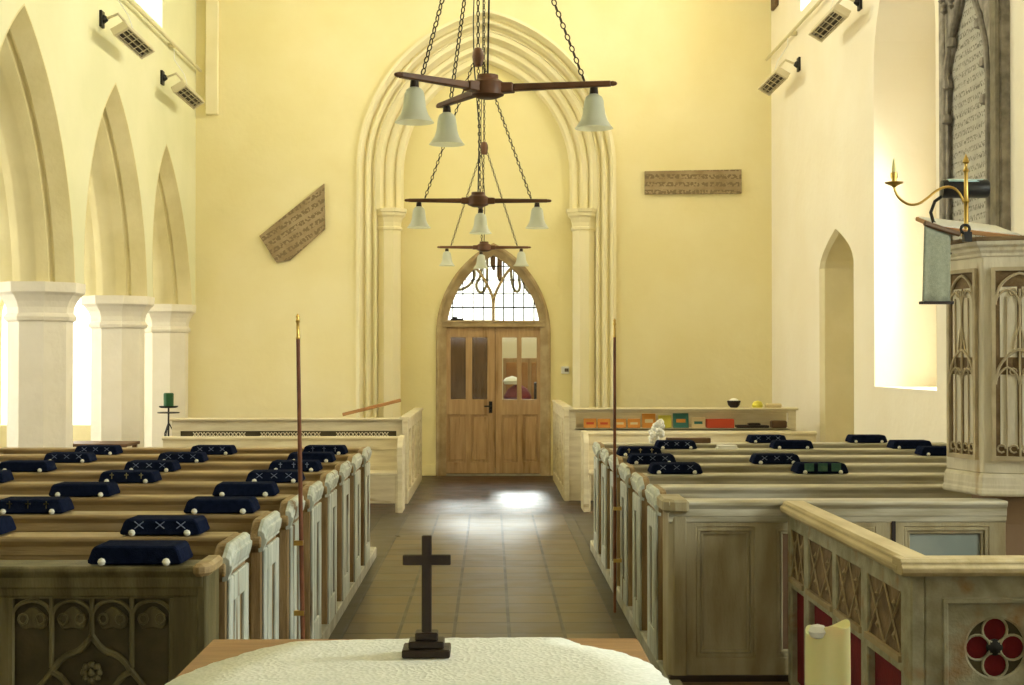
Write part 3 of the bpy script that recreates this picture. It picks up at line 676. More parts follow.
# ------------------------------------------------------------------ pews
PZ = .08      # platform height
PH = .99      # top of the book ledge
LX0, LX1 = -4.0, -1.0
RX0, RX1 = .90, 3.95
struct(MB().box(-4.15, -1.035, 4.55, 12.3, 0, PZ).build('floor_platform', 'platform', bevel=.01))
struct(MB().box(.935, 4.0, 6.95, 12.75, 0, PZ).build('floor_platform', 'platform', bevel=.01))
struct(MB().box(-1.06, -.99, 4.5, 12.35, 0, PZ + .012).build('trim_6', 'kerb', bevel=.008))
struct(MB().box(.89, .96, 6.9, 12.8, 0, PZ + .012).build('trim_7', 'kerb', bevel=.008))
LEDGE = [(-.026, .965), (-.031, .972), (-.031, .984), (-.022, PH), (.14, PH), (.15, .98), (.15, .955), (.03, .945), (.03, .90), (.005, .875), (-.006, .885), (-.010, .91), (-.014, .915), (-.016, .95)]
def end_panel(x, s, ydep, m_face, m_edge, parent, tall=1.0):
    """s=+1: aisle face looks to +X. Spans y from -ydep to 0"""
    th = .052
    xa, xb = (x - th, x) if s > 0 else (x, x + th)
    y0 = -ydep
    out = [(y0 + .015, PZ), (y0 + .015, tall - .13), (y0 - .012, tall - .10), (y0 - .012, tall - .075), (y0 + .07, tall - .01), (y0 + .10, tall), (.02, tall), (.02, PZ)]
    core = MB().prism(out, xa, xb - (.0), 'X').build('pew_end', m_edge, parent, bevel=.006)
    fx0, fx1 = (x, x + .014) if s > 0 else (x - .014, x)
    mb = MB()
    w = ydep
    mb.box(fx0, fx1, y0 + .02, y0 + .09, PZ + .01, tall - .12)
    mb.box(fx0, fx1, -.075, .018, PZ + .01, tall - .12)
    mb.box(fx0, fx1, y0 + .10, -.075, PZ + .01, PZ + .16)
    mb.box(fx0, fx1, y0 + .10, -.075, tall - .22, tall - .12)
    c = (y0 + .10 - .075) / 2
    f2 = (x, x + .006) if s > 0 else (x - .006, x)
    mb.box(f2[0], f2[1], c - .045, c + .045, PZ + .16, tall - .22)
    mb.build('face_panel', m_face, core, bevel=.005)
    # moulded capping along the aisle side
    e = s
    P = [(x - e * .01, tall - .105), (x + e * .014, tall - .10), (x + e * .014, tall - .088), (x + e * .020, tall - .075), (x + e * .026, tall - .05), (x + e * .028, tall - .032), (x + e * .02, tall - .028), (x + e * .018, tall - .008), (x + e * .004, tall + .003), (x - e * .012, tall + .003), (x - e * .012, tall - .02)]
    mb = MB().prism(P, y0 + .07, .022, 'Y'); sh = [(u, v - .0) for u, v in P]; n_ = len(P)
    vs = [(u, y0 + .071, v) for u, v in P] + [(u - e * .004, y0 + .002, v - .045 if v > tall - .06 else v - .03) for u, v in P]
    mb.add(vs, [(i, (i + 1) % n_, n_ + (i + 1) % n_, n_ + i) for i in range(n_)] + [tuple(range(n_, 2 * n_))])
    mb.build('cap_moulding', m_face, core, bevel=.002)
    return core
def pew(side, y, label, group, m_body, first=None, seat_end=None):
    x0, x1 = (LX0, LX1) if side < 0 else (RX0, RX1)
    if first is not None:
        o = copy_tree(first); o.location.y = y; o['label'] = label; return o
    t = thing('pew', label, 'pew', (0, y, 0), 0, group)
    a, b = (x0, x1 - .05) if side < 0 else (x0 + .05, x1)
    mb = MB().prism(LEDGE, a, b, 'X'); mb.build('book_ledge', m_body, t, bevel=.002)
    mb = MB().box(a, b, 0, .025, PZ, .955)
    n = 6; step = (b - a) / n
    for j in range(n + 1): mb.box(max(a, a + j * step - .05), min(b, a + j * step + .05), -.012, .0, PZ, .89)
    mb.box(a, b, -.012, 0, .80, .89).box(a, b, -.012, 0, PZ, .18)
    mb.build('back', m_body, t, bevel=.004)
    b2 = seat_end or b
    MB().box(a, b2, -.40, -.005, .45, .48).build('seat', m_body, t, bevel=.006)
    MB().box(a, b2, -.32, -.30, PZ, .45).build('seat_riser', m_body, t)
    end_panel(x1 if side < 0 else x0, -side, .41, 'paint_end', 'edge_brown', t)
    wx = x0 if side < 0 else x1 - .05
    if seat_end is None: MB().box(wx, wx + .05, -.44, .02, PZ, .96).build('wall_end', m_body, t, bevel=.006)
    return t
ORD = ['first', 'second', 'third', 'fourth', 'fifth', 'sixth', 'seventh', 'eighth']
LY = [4.97 + .83 * i for i in range(9)]
RY = [7.21 + .84 * i for i in range(7)]
p0 = None
for i in range(1, 9):
    lab = 'golden oak pew beside the arcade, %s behind the traceried front panel' % ORD[i - 1]
    o = pew(-1, LY[i], lab, 'pews on the arcade side', 'oak_left', p0)
    if p0 is None: p0 = o
p1 = None
for i in range(1, 7):
    lab = 'greyish limed pew on the pulpit side, %s behind the plain front panel' % ORD[i - 1]
    o = pew(1, RY[i], lab, 'pews on the pulpit side', 'oak_right', p1, 2.40 if i == 1 else None)
    if p1 is None and i == 2: p1 = o

# ------- front desk of the left block, with carved tracery
t = thing('prayer_desk', 'dark olive oak pew front with carved arches and rosette diamond', 'pew front', (0, LY[0], 0))
MB().prism(LEDGE, LX0, -1.0, 'X').build('book_ledge', 'oak_front', t, bevel=.002)
XA, XB, ZT = -2.245, -1.125, .0
xs = [(-1.67 + .0)]
PX0, PX1, PT, PB = -1.665, -1.11, .875, .22
bays = [(-2.42, -1.86), (PX0, PX1), (-3.18, -2.62)]
plate('body', [rect(LX0, -.995, PZ, .95)] + [rect(a, b, PB, PT) for a, b in bays], .04, 'XZ', 0, 'oak_front', t, bevel=.006)
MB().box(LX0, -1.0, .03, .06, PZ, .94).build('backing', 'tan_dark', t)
def tracery_bay(x0, x1, zt, zb, yf, m, parent, r=.0095):
    """four cusped lights with an ogee diamond and rosette"""
    mb = MB(); n = 4; w = (x1 - x0) / n; d = (yf - .004)
    def bar(pts, rr=r): mb.tube([(px, d, pz) for px, pz in pts], rr, 6)
    for j in range(n):
        cx = x0 + (j + .5) * w
        bar([(cx - w / 2 * math.cos(R(a)), zt - .068 + .06 * math.sin(R(a))) for a in range(0, 181, 15)], r * .8)
        for q_ in (-1, 1): bar([(cx + q_ * (.030 + .016 * math.cos(R(a))), zt - .072 + .018 * math.sin(R(a))) for a in range(0, 361, 45)], r * .5)
    for j in (0, 4): bar([(x0 + j * w, zt), (x0 + j * w, zb)], r * 1.2)
    xm = (x0 + x1) / 2; zm = zt - .28
    bar([(xm, zt), (xm, zt - .13)], r)
    for j in (1, 3): bar([(x0 + j * w, zt), (x0 + j * w, zm + .04)], r)
    for s in (-1, 1):
        for q in (0,):
            # ogee from the centre mullion out to the side mullion, crossing and running on
            pts = [(xm + s * w * tt * 1.0, zt - .13 - .125 * (tt + .10 * math.sin(2 * math.pi * tt))) for tt in [i / 10 for i in range(11)]]
            bar(pts, r * 1.25)
            pts = [(xm + s * w * (1 + tt), zt - .255 - .13 * (tt + .1 * math.sin(math.pi * tt))) for tt in [i / 8 for i in range(9)]]
            bar(pts, r * 1.1)
            pts = [(xm + s * w * (1 - tt), zt - .255 - .135 * (tt - .10 * math.sin(2 * math.pi * tt))) for tt in [i / 10 for i in range(11)]]
            bar(pts, r * 1.25)
    bar([(xm, zt - .39), (xm, zb)], r)
    o = mb.build('tracery', m, parent, smooth=True)
    ro = MB(); zc = zt - .258
    for k in range(8):
        a = R(45 * k); ro.lathe([(0, -.014), (.013, -.006), (.014, .0), (.01, .012), (0, .014)], (xm + .026 * math.cos(a), d, zc + .026 * math.sin(a)), 8, cap=False)
    ro.lathe([(0, -.016), (.014, -.008), (.016, 0), (0, .02)], (xm, d - .006, zc), 10, cap=False)
    ro.build('rosette', m, o, smooth=True)
    return o
for a, b in bays: tracery_bay(a, b, PT, PB, .012, 'oak_front', t)
mb = MB()
for a, b in bays:
    w = (b - a) / 4
    for j in range(4): 
        cx = a + (j + .5) * w
        MB().prism([(cx + .052 * math.cos(R(q)), PT - .082 + (.045 if q < 180 else .03) * math.sin(R(q)) + .006 * math.cos(R(q * 4))) for q in range(0, 360, 15)], .018, .03, 'Y').build('cusped_head', 'oak_front', t, bevel=.004)
MB().prism([(-.99, -.012), (-.98, .0), (-.98, .18), (-.99, .2), (-1.02, .2), (-1.02, -.012)], PZ, .97, 'Z').build('corner_post', 'oak_front', t, bevel=.004)
MB().prism([(-1.03, -.042), (-.995, -.045), (-.968, -.01), (-.968, .2), (-1.03, .2)], .955, 1.0, 'Z').build('post_cap', 'oak_left', t, bevel=.012)
MB().box(LX0, -.95, -.03, .06, 0, PZ + .03).build('plinth', 'oak_front', t, bevel=.008)

# ------- front desk of the right block
t = thing('prayer_desk', 'limed oak pew front with plain sunk panels beside the aisle', 'pew front', (0, RY[0], 0))
FX1 = 2.62
MB().prism(LEDGE, .90, FX1, 'X').build('book_ledge', 'oak_right', t, bevel=.002)
pan = [(1.045, 1.335), (1.45, 1.95), (2.10, 2.53)]
plate('body', [rect(.915, FX1, PZ, .95)] + [rect(a, b, .20, .855) for a, b in pan], .035, 'XZ', 0, 'oak_rfront', t, bevel=.006)
for (a, b), mm in zip(pan, ('oak_rfront', 'brown_panel', 'bluegrey')):
    p = MB().box(a - .005, b + .005, .028, .04, .19, .865).build('panel', mm, t)
    mb = MB()
    for q, wd in ((0, .018), (.022, .010)):
        for r_ in ((a + q, a + q + wd, .20 + q, .855 - q), (b - q - wd, b - q, .20 + q, .855 - q), (a + q, b - q, .20 + q, .20 + q + wd), (a + q, b - q, .855 - q - wd, .855 - q)):
            mb.box(r_[0], r_[1], .004 + q * .5, .03, r_[2], r_[3])
    mb.build('panel_moulding', 'oak_rfront', p, bevel=.003)
MB().box(2.035, 2.055, -.006, .0, PZ, .94).build('joint_strip', 'dark', t)
MB().prism([(.90, .02), (.925, -.012), (.99, -.012), (.99, .25), (.90, .25)], PZ, .955, 'Z').build('corner_post', 'oak_rfront', t, bevel=.005)
MB().prism([(.87, .015), (.915, -.045), (1.0, -.045), (1.0, .27), (.87, .27)], .93, 1.0, 'Z').build('post_cap', 'oak_rfront', t, bevel=.014)
MB().box(.90, FX1, -.025, .05, 0, PZ + .03).build('plinth', 'dark_wood', t, bevel=.006)

# ------- rear seating: whitened bench and box pews beneath the west wall
def rear_bench(x0, x1, y, z, name, label, facing_end, mm='white_oak'):
    t = thing(name, label, 'bench', (0, y, 0))
    mb = MB().box(x0, x1, 0, .03, .40, z - .03)
    n = 4; st = (x1 - x0) / n
    mb.build('back', mm, t, bevel=.004)
    fr = MB()
    for j in range(n + 1): fr.box(max(x0, x0 + j * st - .05), min(x1, x0 + j * st + .05), -.015, 0, .42, z - .03)
    fr.box(x0, x1, -.015, 0, z - .15, z - .03).box(x0, x1, -.015, 0, .42, .50); fr.build('back_frame', mm, t, bevel=.004)
    MB().prism([(-.03, z - .04), (-.04, z - .02), (-.03, z), (.06, z), (.06, z - .03), (.03, z - .04)], x0 - .01, x1 + .01, 'X').build('top_rail', mm, t, bevel=.003)
    MB().box(x0, x1, -.42, 0, .42, .45).build('seat', mm, t, bevel=.006)
    for xe in (x0, x1 - .05, (x0 + x1) / 2): MB().box(xe, xe + .05, -.40, .03, 0, .42).build('leg', mm, t, bevel=.006)
    xe = x1 if facing_end > 0 else x0
    MB().prism([(-.42, 0), (-.42, z - .10), (-.36, z - .03), (-.30, z + .01), (.07, z + .01), (.07, 0)], xe - .03, xe + .03, 'X').build('bench_end', mm, t, bevel=.006)
    return t
rear_bench(-3.75, -1.02, 16.35, .835, 'rear_bench', 'white bench with open legs behind the arcade side pews', 1)
def box_pew(x0, x1, y0, y1, z, aisle, label, right=False):
    t = thing('box_pew', label, 'box pew', (0, 0, 0))
    mm = 'white_oak'
    plate('front_panel', [rect(x0, x1, 0, z - .02), rect(x0 + .10, x1 - .10, .775, .865)] if not right else [rect(x0, x1, 0, z - .02), rect(x0 + .10, x1 - .10, .88, z - .06)], .04, 'XZ', y0, mm, t, bevel=.004)
    MB().prism([(y0 - .04, z - .03), (y0 - .045, z - .01), (y0 - .03, z), (y0 + .12, z), (y0 + .12, z - .03)], x0 - .02, x1 + .02, 'X').build('top_rail', mm, t, bevel=.003)
    # aisle side with posts
    mb = MB(); L_ = y1 - y0; xa = aisle; s = -1 if right else 1
    mb.box(xa - .025, xa + .015, y0, y1, 0, z - .02)
    n = 5
    for j in range(n + 1):
        y = y0 + L_ * j / n; mb.box(xa - (.04 if right else .025), xa + (.015 if right else .04), y - .05, y + .05, 0, z - .02)
    mb.box(xa - (.04 if right else .02), xa + (.02 if right else .04), y0, y1, 0, .14).box(xa - (.04 if right else .02), xa + (.02 if right else .04), y0, y1, z - .14, z - .02)
    mb.build('side_panel', mm, t, bevel=.005)
    MB().box(xa - .06, xa + .06, y0 - .04, y1, z - .02, z + .015).build('side_rail', mm, t, bevel=.006)
    return t
bp = box_pew(-3.80, -1.03, 17.0, 20.35, 1.02, -1.03, 'tall white box pew with pierced band under the west wall, arcade side')
for (a, b) in ((-3.55, -2.85), (-2.75, -1.95), (-1.85, -1.2)):
    mb = MB()      # pierced carved band
    for j in range(int((b - a) / .09)):
        x = a + .045 + j * .09
        mb.tube([(x - .04, 16.995, .80), (x, 16.995, .85), (x + .04, 16.995, .80)], .007, 5).tube([(x - .04, 16.995, .85), (x, 16.995, .80), (x + .04, 16.995, .85)], .007, 5)
    mb.build('carved_band', 'white_oak', bp)
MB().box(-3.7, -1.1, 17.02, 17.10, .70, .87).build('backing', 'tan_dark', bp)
pk = MB(); pk.box(-.36, .36, -.05, .05, -.02, .02, Matrix.Rotation(R(-14), 4, 'Y')); o = pk.build('wooden_plank', 'plank', bevel=.004); o.location = (-1.44, 17.22, 1.14)
props(o, 'loose reddish brown plank leaning on top of the white box pew', 'plank')
br_ = box_pew(.93, 3.72, 17.3, 20.35, 1.13, .93, 'box pew with a book shelf set in its front beneath the carved plaque', True)
MB().box(1.0, 3.65, 17.30, 17.55, .855, .88).build('shelf', 'white_oak', br_, bevel=.004)
MB().box(1.0, 3.65, 17.52, 17.56, .6, 1.10).build('shelf_back', 'white_oak', br_)
rear_bench(1.07, 3.75, 16.4, .885, 'rear_bench', 'pale wooden bench in front of the hymn book shelf', -1)
# second end piece of the right rear bench seen as a post with a dark gap
# books on the shelf
def book(x, w, h, mm, label, band='red', group='books along the shelf', lean=0, thick=.02):
    t = thing('book', label, 'book', (x, 17.40, .88), 0, group)
    m = Matrix.Rotation(R(-12), 4, 'X')
    MB().box(-w / 2, w / 2, -thick, 0, 0, h, m).build('cover', mm, t, bevel=.002)
    MB().box(-w / 2 * .97, w / 2 * .98, -thick * .75, -thick * .25, .002, h + .001, m).build('pages', 'paper', t)
    if band: MB().box(-w * .3, w * .3, -thick - .001, -thick, h * .35, h * .6, m).build('cover_print', band, t)
sp = [(590, .155, .115, 'orange', 'red', 'orange hymn book at the end of the shelf nearest the aisle'),
      (604, .155, .112, 'orange', 'red', 'second orange hymn book along the shelf from the aisle'),
      (620, .145, .112, 'orange', 'cream_cover', 'third orange hymn book on the shelf, just right of the staff'),
      (634, .15, .112, 'orange', 'cream_cover', 'fourth orange hymn book along the shelf from the aisle'),
      (649, .165, .175, 'orange', 'cream_cover', 'taller orange book, fifth on the shelf, next to the yellow one'),
      (665, .16, .155, 'yellow', None, 'plain yellow-green book on the shelf'),
      (681, .19, .18, 'teal', 'orange', 'dark teal book with pictured cover on the shelf'),
      (698.5, .17, .13, 'cream_cover', 'teal', 'white and green booklet beside the red box on the shelf')]
for px, w, h, mm, bd, lb in sp: book((px - 491) * 17.4 / 1422, w, h, mm, lb, bd)
props(MB().box(2.64, 2.97, 17.33, 17.48, .88, .99).build('red_box', 'red', bevel=.006), 'long red box lying on the book shelf', 'box')
props(MB().box(3.0, 3.4, 17.33, 17.48, .88, .915).box(3.15, 3.3, 17.35, 17.46, .915, .94).build('dark_hymnal', 'dark', bevel=.01), 'low pile of dark books lying on the shelf right of the red box', 'books')
props(MB().box(3.43, 3.62, 17.33, 17.48, .88, .97, None).build('leather_case', 'brown_panel', bevel=.015), 'dark brown case at the wall end of the book shelf', 'case')
bk = thing('basket', 'small black and white bowl standing on top of the book shelf rail', 'bowl', (2.97, 17.36, 1.13))
MB().lathe([(.04, 0), (.07, .03), (.085, .08), (.08, .085), (.0, .05)], n=16, cap=False).build('bowl', 'dark', bk, smooth=True)
MB().lathe([(.0, .06), (.05, .075), (.06, .09), (.03, .11), (0, .115)], n=12, cap=False).build('contents', 'paper', bk, smooth=True)
props(MB().lathe([(0, 0), (.06, .0), (.07, .03), (.05, .07), (.0, .09)], (3.26, 17.36, 1.13), 10, cap=False).build('yellow_fruit', 'yellow', smooth=True), 'rounded yellow object on the shelf rail beside the bowl', 'ornament')
props(MB().box(3.36, 3.55, 17.3, 17.42, 1.13, 1.18).build('folded_cloth', 'cream_cover', bevel=.015), 'folded cream cloth on the shelf rail nearest the wall', 'cloth')

# ------------------------------------------------------------------ kneelers
def kneeler(x, y, z, style, label, group, rz=0, first={}):
    if style in first:
        o = copy_tree(first[style]); o.location = (x, y, z); o.rotation_euler = (0, 0, rz); o['label'] = label; o['group'] = group; return o
    t = thing('kneeler', label, 'kneeler', (x, y, z), rz, group)
    w, b = .168, .148; h = .068
    P = [(-w, .012), (-w + .006, .022), (-b, h - .008), (-b + .012, h), (b - .012, h), (b, h - .008), (w - .006, .022), (w, .012), (w - .01, .004), (-w + .01, .004)]
    MB().prism(P, -.035, .14, 'Y').build('cushion', 'navy', t, bevel=.008)
    for s in (-1, 1): MB().lathe([(0, -.014), (.010, -.010), (.0145, 0), (.010, .010), (0, .014)], (s * .112, -.043, .0145), 10, cap=False).build('knob', 'knob', t, smooth=True)
    if style != 'plain':
        mm = {'cross': 'navy_lt', 'gold': 'gold_th', 'teal': 'teal_th', 'tee': 'navy_lt'}[style]
        for k in (-1, 0, 1):
            cx = k * .085; mb = MB()
            for s in (-1, 1):
                if style in ('cross',): mb.tube([(cx - .018, -.0355, .045 - s * .014), (cx + .018, -.0355, .045 + s * .014)], .002, 4)
                else:
                    mb.tube([(cx, -.0355, .028), (cx, -.0355, .062)], .003, 4); mb.tube([(cx - .012, -.0355, .05), (cx + .012, -.0355, .05)], .003, 4)
            if style == 'teal': mb.box(cx - .03, cx + .03, -.037, -.0345, .02, .07)
            mb.build('embroidered_motif', mm, t)
    first[style] = t
    return t
GL, GR = 'kneelers on the arcade side pews', 'kneelers on the pulpit side pews'
C1, C2, C3 = -1.26, -2.14, -2.98
left = [(0, -1.235, 'plain'), (1, -1.34, 'cross'), (1, C2, 'plain'), (2, C1, 'plain'), (2, C2, 'gold'), (3, C2, 'plain'), (3, -1.29, 'plain'), (4, C2 + .03, 'gold'), (4, C1, 'cross'), (4, C3, 'plain'),
        (5, C2 - .04, 'cross'), (5, C1, 'tee'), (5, C3, 'plain'), (6, C2 - .02, 'cross'), (6, C1, 'plain'), (6, C3 + .03, 'cross'), (7, C2 + .03, 'cross'), (7, C1, 'tee'), (7, C3, 'cross')]
STY = {'plain': 'plain navy', 'cross': 'navy', 'gold': 'gold-stitched navy', 'tee': 'navy cross-stitched', 'teal': 'teal-patterned navy'}
for r_, x, st in left:
    row = 'the traceried front' if r_ == 0 else '%s arcade side pew' % ORD[r_ - 1]
    pos = 'nearest the aisle' if x > -1.5 else ('in mid row' if x > -2.5 else 'towards the arches')
    kneeler(x, LY[r_] + .025 + random.uniform(-.006, .006), PH, st, '%s kneeler %s on %s ledge' % (STY[st], pos, row), GL, R(random.uniform(-2, 2)))
right = [(2, 1.16, 'cross', 'nearest the aisle'), (3, 1.106, 'cross', 'nearest the aisle'), (4, 1.11, 'gold', 'nearest the aisle'), (5, 1.49, 'cross', 'nearest the aisle'), (6, 2.39, 'cross', 'in mid row'), (5, 2.43, 'plain', 'in mid row'),
         (3, 1.96, 'cross', 'in mid row'), (2, 2.075, 'teal', 'in mid row'), (6, 3.26, 'plain', 'towards the wall'), (5, 3.39, 'plain', 'towards the wall'), (4, 3.37, 'plain', 'towards the wall')]
for r_, x, st, pos in right:
    kneeler(x, RY[r_] + .025 + random.uniform(-.006, .006), PH, st, '%s kneeler %s on %s pulpit side pew ledge' % (STY[st], pos, ORD[r_ - 1]), GR, R(random.uniform(-2, 2)))

# things lying on the rear pew ledge
mb = MB(); random.seed(3)
for k in range(46):
    a = random.uniform(0, 2 * math.pi); zz = random.uniform(0, 1); rr = .048 * math.sin(math.pi * (zz * .9 + .08))
    c = Vector((rr * math.cos(a), rr * math.sin(a), zz * .19)); q = .026
    mb.lathe([(0, -q), (q * .8, -q * .5), (q, 0), (q * .8, q * .5), (0, q)], c, 6, cap=False)
o = mb.build('feather_duster', 'paper', smooth=True); o.location = (1.40, RY[6] + .05, PH + .01); o.rotation_euler = (0, R(22), 0)
props(o, 'white fluffy duster leaning on a ledge beneath the hymn books', 'duster')
o = MB().box(1.52, 1.90, RY[6] + .02, RY[6] + .12, PH, PH + .045).build('dark_hymn_books', 'brown_panel', bevel=.006); props(o, 'dark brown book lying beside the white duster', 'book')
o = MB().box(1.82, 1.99, RY[5] + .0, RY[5] + .12, PH, PH + .012).box(1.83, 1.98, RY[5] + .01, RY[5] + .12, PH + .012, PH + .03).build('service_sheets', 'paper', bevel=.002); props(o, 'small stack of white papers on the pew ledge beside a kneeler', 'papers')

# ------------------------------------------------------------------ churchwardens' staves
def staff(x, y, zb, zt, label, lean=0):
    t = thing('churchwarden_staff', label, 'staff', (x, y, zb), 0, 'staves fixed to the pew ends'); t.rotation_euler = (0, R(lean), 0)
    H = zt - zb
    MB().lathe([(.010, 0), (.0115, .3), (.010, H - .12)], n=12).build('shaft', 'pole_wood', t, smooth=True)
    MB().lathe([(.010, H - .13), (.012, H - .125), (.009, H - .115), (.008, H - .05), (.012, H - .04), (.008, H - .03), (.010, H - .015), (0, H)], n=12, cap=False).build('brass_tip', 'brass', t, smooth=True)
    for z in (.35, .7): MB().box(-.04 if x < 0 else -.010, .010 if x < 0 else .045, -.016, .016, z - .012, z + .012).build('clip', 'brass', t)
staff(-.938, 7.15, .09, 1.94, 'thin brown staff with brass tip on the arcade side pew ends', -1.0)
staff(.835, 9.6, .005, 1.99, 'thin brown staff with brass tip on the pulpit side pew ends', 0)

# ------------------------------------------------------------------ iron candle stand with green candle
t = thing('candle_stand', 'black iron candle stand against the arcade end pillar', 'candle stand', (-4.20, 18.6, 0))
mb = MB().lathe([(.14, 1.02), (.145, 1.03), (.14, 1.035)], n=20).lathe([(.012, .15), (.012, 1.10)], n=8); mb.lathe([(.10, 1.09), (.12, 1.10), (.125, 1.115), (.0, 1.11)], n=20, cap=False)
mb.build('stand', 'black', t, smooth=True)
for k in range(3):
    a = R(120 * k + 20); pts = [(.0, 0, .9), (.08 * math.cos(a), .08 * math.sin(a), .75), (.04 * math.cos(a), .04 * math.sin(a), .45), (.1 * math.cos(a), .1 * math.sin(a), .15), (.2 * math.cos(a), .2 * math.sin(a), .0)]
    MB().tube(pts, .008, 6).build('leg', 'black', t, smooth=True)
props(MB().lathe([(.065, 0), (.066, .16), (.055, .172), (.0, .168)], (-4.20, 18.6, 1.112), 20, cap=False).build('green_candle', 'green', smooth=True), 'thick dark green candle on the black iron stand', 'candle')
t = thing('side_table', 'low dark-edged table between the arcade pillars', 'table', (-4.6, 16.6, 0))
MB().box(-.45, .45, -.3, .3, .72, .755).build('tabletop', 'brown_panel', t, bevel=.006)
for sx in (-1, 1):
    for sy in (-1, 1): MB().box(sx * .4 - .025, sx * .4 + .025, sy * .25 - .025, sy * .25 + .025, 0, .72).build('leg', 'brown_panel', t)

# ------------------------------------------------------------------ clergy stall with pierced side
SX, SY0, SY1 = 1.50, 5.07, 7.18
t = thing('clergy_stall', 'pickled oak stall with lattice openings, quatrefoil panel and red lining', 'stall', (0, 0, 0))
ops = [(5.20, 5.66), (5.76, 6.17), (6.25, 6.72), (6.82, 7.10)]
lows = [(5.20, 5.68), (5.745, 6.185), (6.235, 6.735), (6.80, 7.12)]
plate('side_frame', [rect(SY0, SY1, 0, .94)] + [rect(a, b, .615, .855) for a, b in ops] + [rect(a, b, .10, .565) for a, b in ops], .05, 'YZ', SX, 'stall', t, bevel=.006)
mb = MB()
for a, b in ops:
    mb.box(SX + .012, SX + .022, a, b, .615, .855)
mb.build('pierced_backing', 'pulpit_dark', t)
for a, b in ops:
    mb = MB(); n = 2
    w = (b - a) / n
    for j in range(n):
        x0 = a + j * w
        mb.tube([(SX + .003, x0, .615), (SX + .003, x0 + w, .855)], .0042, 5).tube([(SX + .003, x0 + w, .615), (SX + .003, x0, .855)], .0042, 5)
        for zz in (.675, .795):
            mb.lathe([(0, -.02), (.012, 0), (0, .02)], (SX + .010, x0 + w / 2, zz), 6, cap=False)
    mb.box(SX - .012, SX + .006, a - .01, b + .01, .598, .622)
    mb.build('lattice', 'lattice', t)
for a, b in ops:
    MB().box(SX + .03, SX + .036, a, b, .10, .566).build('red_curtain', 'red_cloth', t)
RP = [(-.035, .935), (-.045, .95), (-.045, .965), (-.03, .975), (-.03, .985), (-.015, .995), (.075, .995), (.085, .975), (.085, .945), (.05, .935)]
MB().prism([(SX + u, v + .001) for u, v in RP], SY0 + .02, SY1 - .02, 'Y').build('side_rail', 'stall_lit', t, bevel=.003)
FXE = 2.42
QX, QZ = 1.808, .672
plate('front_frame', [rect(SX + .05, FXE, 0, .94), rect(1.625, 1.992, .50, .84), rect(2.10, 2.36, .50, .84), rect(1.625, 1.992, .1, .44), rect(2.10, 2.36, .1, .44)], .05, 'XZ', SY0, 'stall', t, bevel=.006)
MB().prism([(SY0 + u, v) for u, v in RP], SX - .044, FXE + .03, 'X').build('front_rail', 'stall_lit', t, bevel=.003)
for cx, a, b in ((QX, 1.61, 2.005), (2.23, 2.09, 2.37)):
    r0 = .112 if cx < 2 else .11
    plate('quatrefoil_panel', [rect(a, b, .49, .85), circle(cx, QZ, r0, 32)], .012, 'XZ', SY0 + .012, 'stall', t, bevel=.003)
    sp_ = plate('quatrefoil', [circle(cx, QZ, r0, 32)] + [circle(cx + .063 * math.cos(R(q)), QZ + .063 * math.sin(R(q)), .043, 20) for q in (0, 90, 180, 270)], .010, 'XZ', SY0 + .026, 'tan_dark', t)
    mb = MB()
    for q in (0, 90, 180, 270): mb.tube([(cx + .063 * math.cos(R(q)) + .045 * math.cos(R(p)), SY0 + .022, QZ + .063 * math.sin(R(q)) + .045 * math.sin(R(p))) for p in range(0, 360, 20)], .005, 5, closed=True)
    mb.tube([(cx + r0 * math.cos(R(p)), SY0 + .018, QZ + r0 * math.sin(R(p))) for p in range(0, 360, 10)], .007, 5, closed=True)
    mb.build('quatrefoil_rim', 'stall', sp_, smooth=True)
    MB().lathe([(.030, 0), (.03, .006), (.02, .012), (0, .014)], (cx, SY0 + .028, QZ), 16, Matrix.Rotation(R(90), 4, 'X'), cap=False).build('boss', 'black', sp_, smooth=True)
    MB().box(a, b, SY0 + .04, SY0 + .046, .49, .85).build('red_backing', 'red_cloth', t)
for a, b in ((1.61, 2.005), (2.09, 2.37)): MB().box(a, b, SY0 + .02, SY0 + .03, .09, .45).build('lower_panel', 'stall', t)
mb = MB()
for a, b in ((1.625, 1.992), (2.10, 2.36)):
    for r_ in ((a - .012, a + .006, .49, .85), (b - .006, b + .012, .49, .85), (a - .012, b + .012, .835, .853), (a - .012, b + .012, .488, .505)): mb.box(r_[0], r_[1], SY0 - .010, SY0 + .002, r_[2], r_[3])
mb.build('panel_moulding', 'stall', t, bevel=.003)

# ------------------------------------------------------------------ pulpit
s6 = .36; th0 = R(-77.3)
V = [Vector((2.536 - s6 * math.cos(th0), 7.3 - s6 * math.sin(th0)))]
ang = th0
for k in range(6):
    V.append(V[-1] + s6 * Vector((math.cos(ang), math.sin(ang)))); ang += R(60)
HX = V[:6]; HC = sum(HX, Vector((0, 0))) / 6
def hexring(off): return [tuple(HC + (p - HC) * ((s6 + off) / s6)) for p in HX]
def hexstack(mb, levels, cap=True):
    n = 6; vs = []; fs = []
    for off, z in levels: vs += [(x, y, z) for x, y in hexring(off)]
    for j in range(len(levels) - 1):
        for k in range(n): a, b = j * n + k, j * n + (k + 1) % n; fs.append((a, b, b + n, a + n))
    if cap: fs += [tuple(range(n))[::-1], tuple(range((len(levels) - 1) * n, len(levels) * n))]
    return mb.add(vs, fs)
pu = thing('pulpit', 'six-sided pickled oak pulpit with carved tracery panels', 'pulpit', (0, 0, 0))
Z0, Z1 = 1.02, 2.33
body = MB()
inner = hexring(-.03)
hexstack(body, [(0, 1.12), (0, 2.24)]).build('body', 'pulpit', pu, bevel=.006)
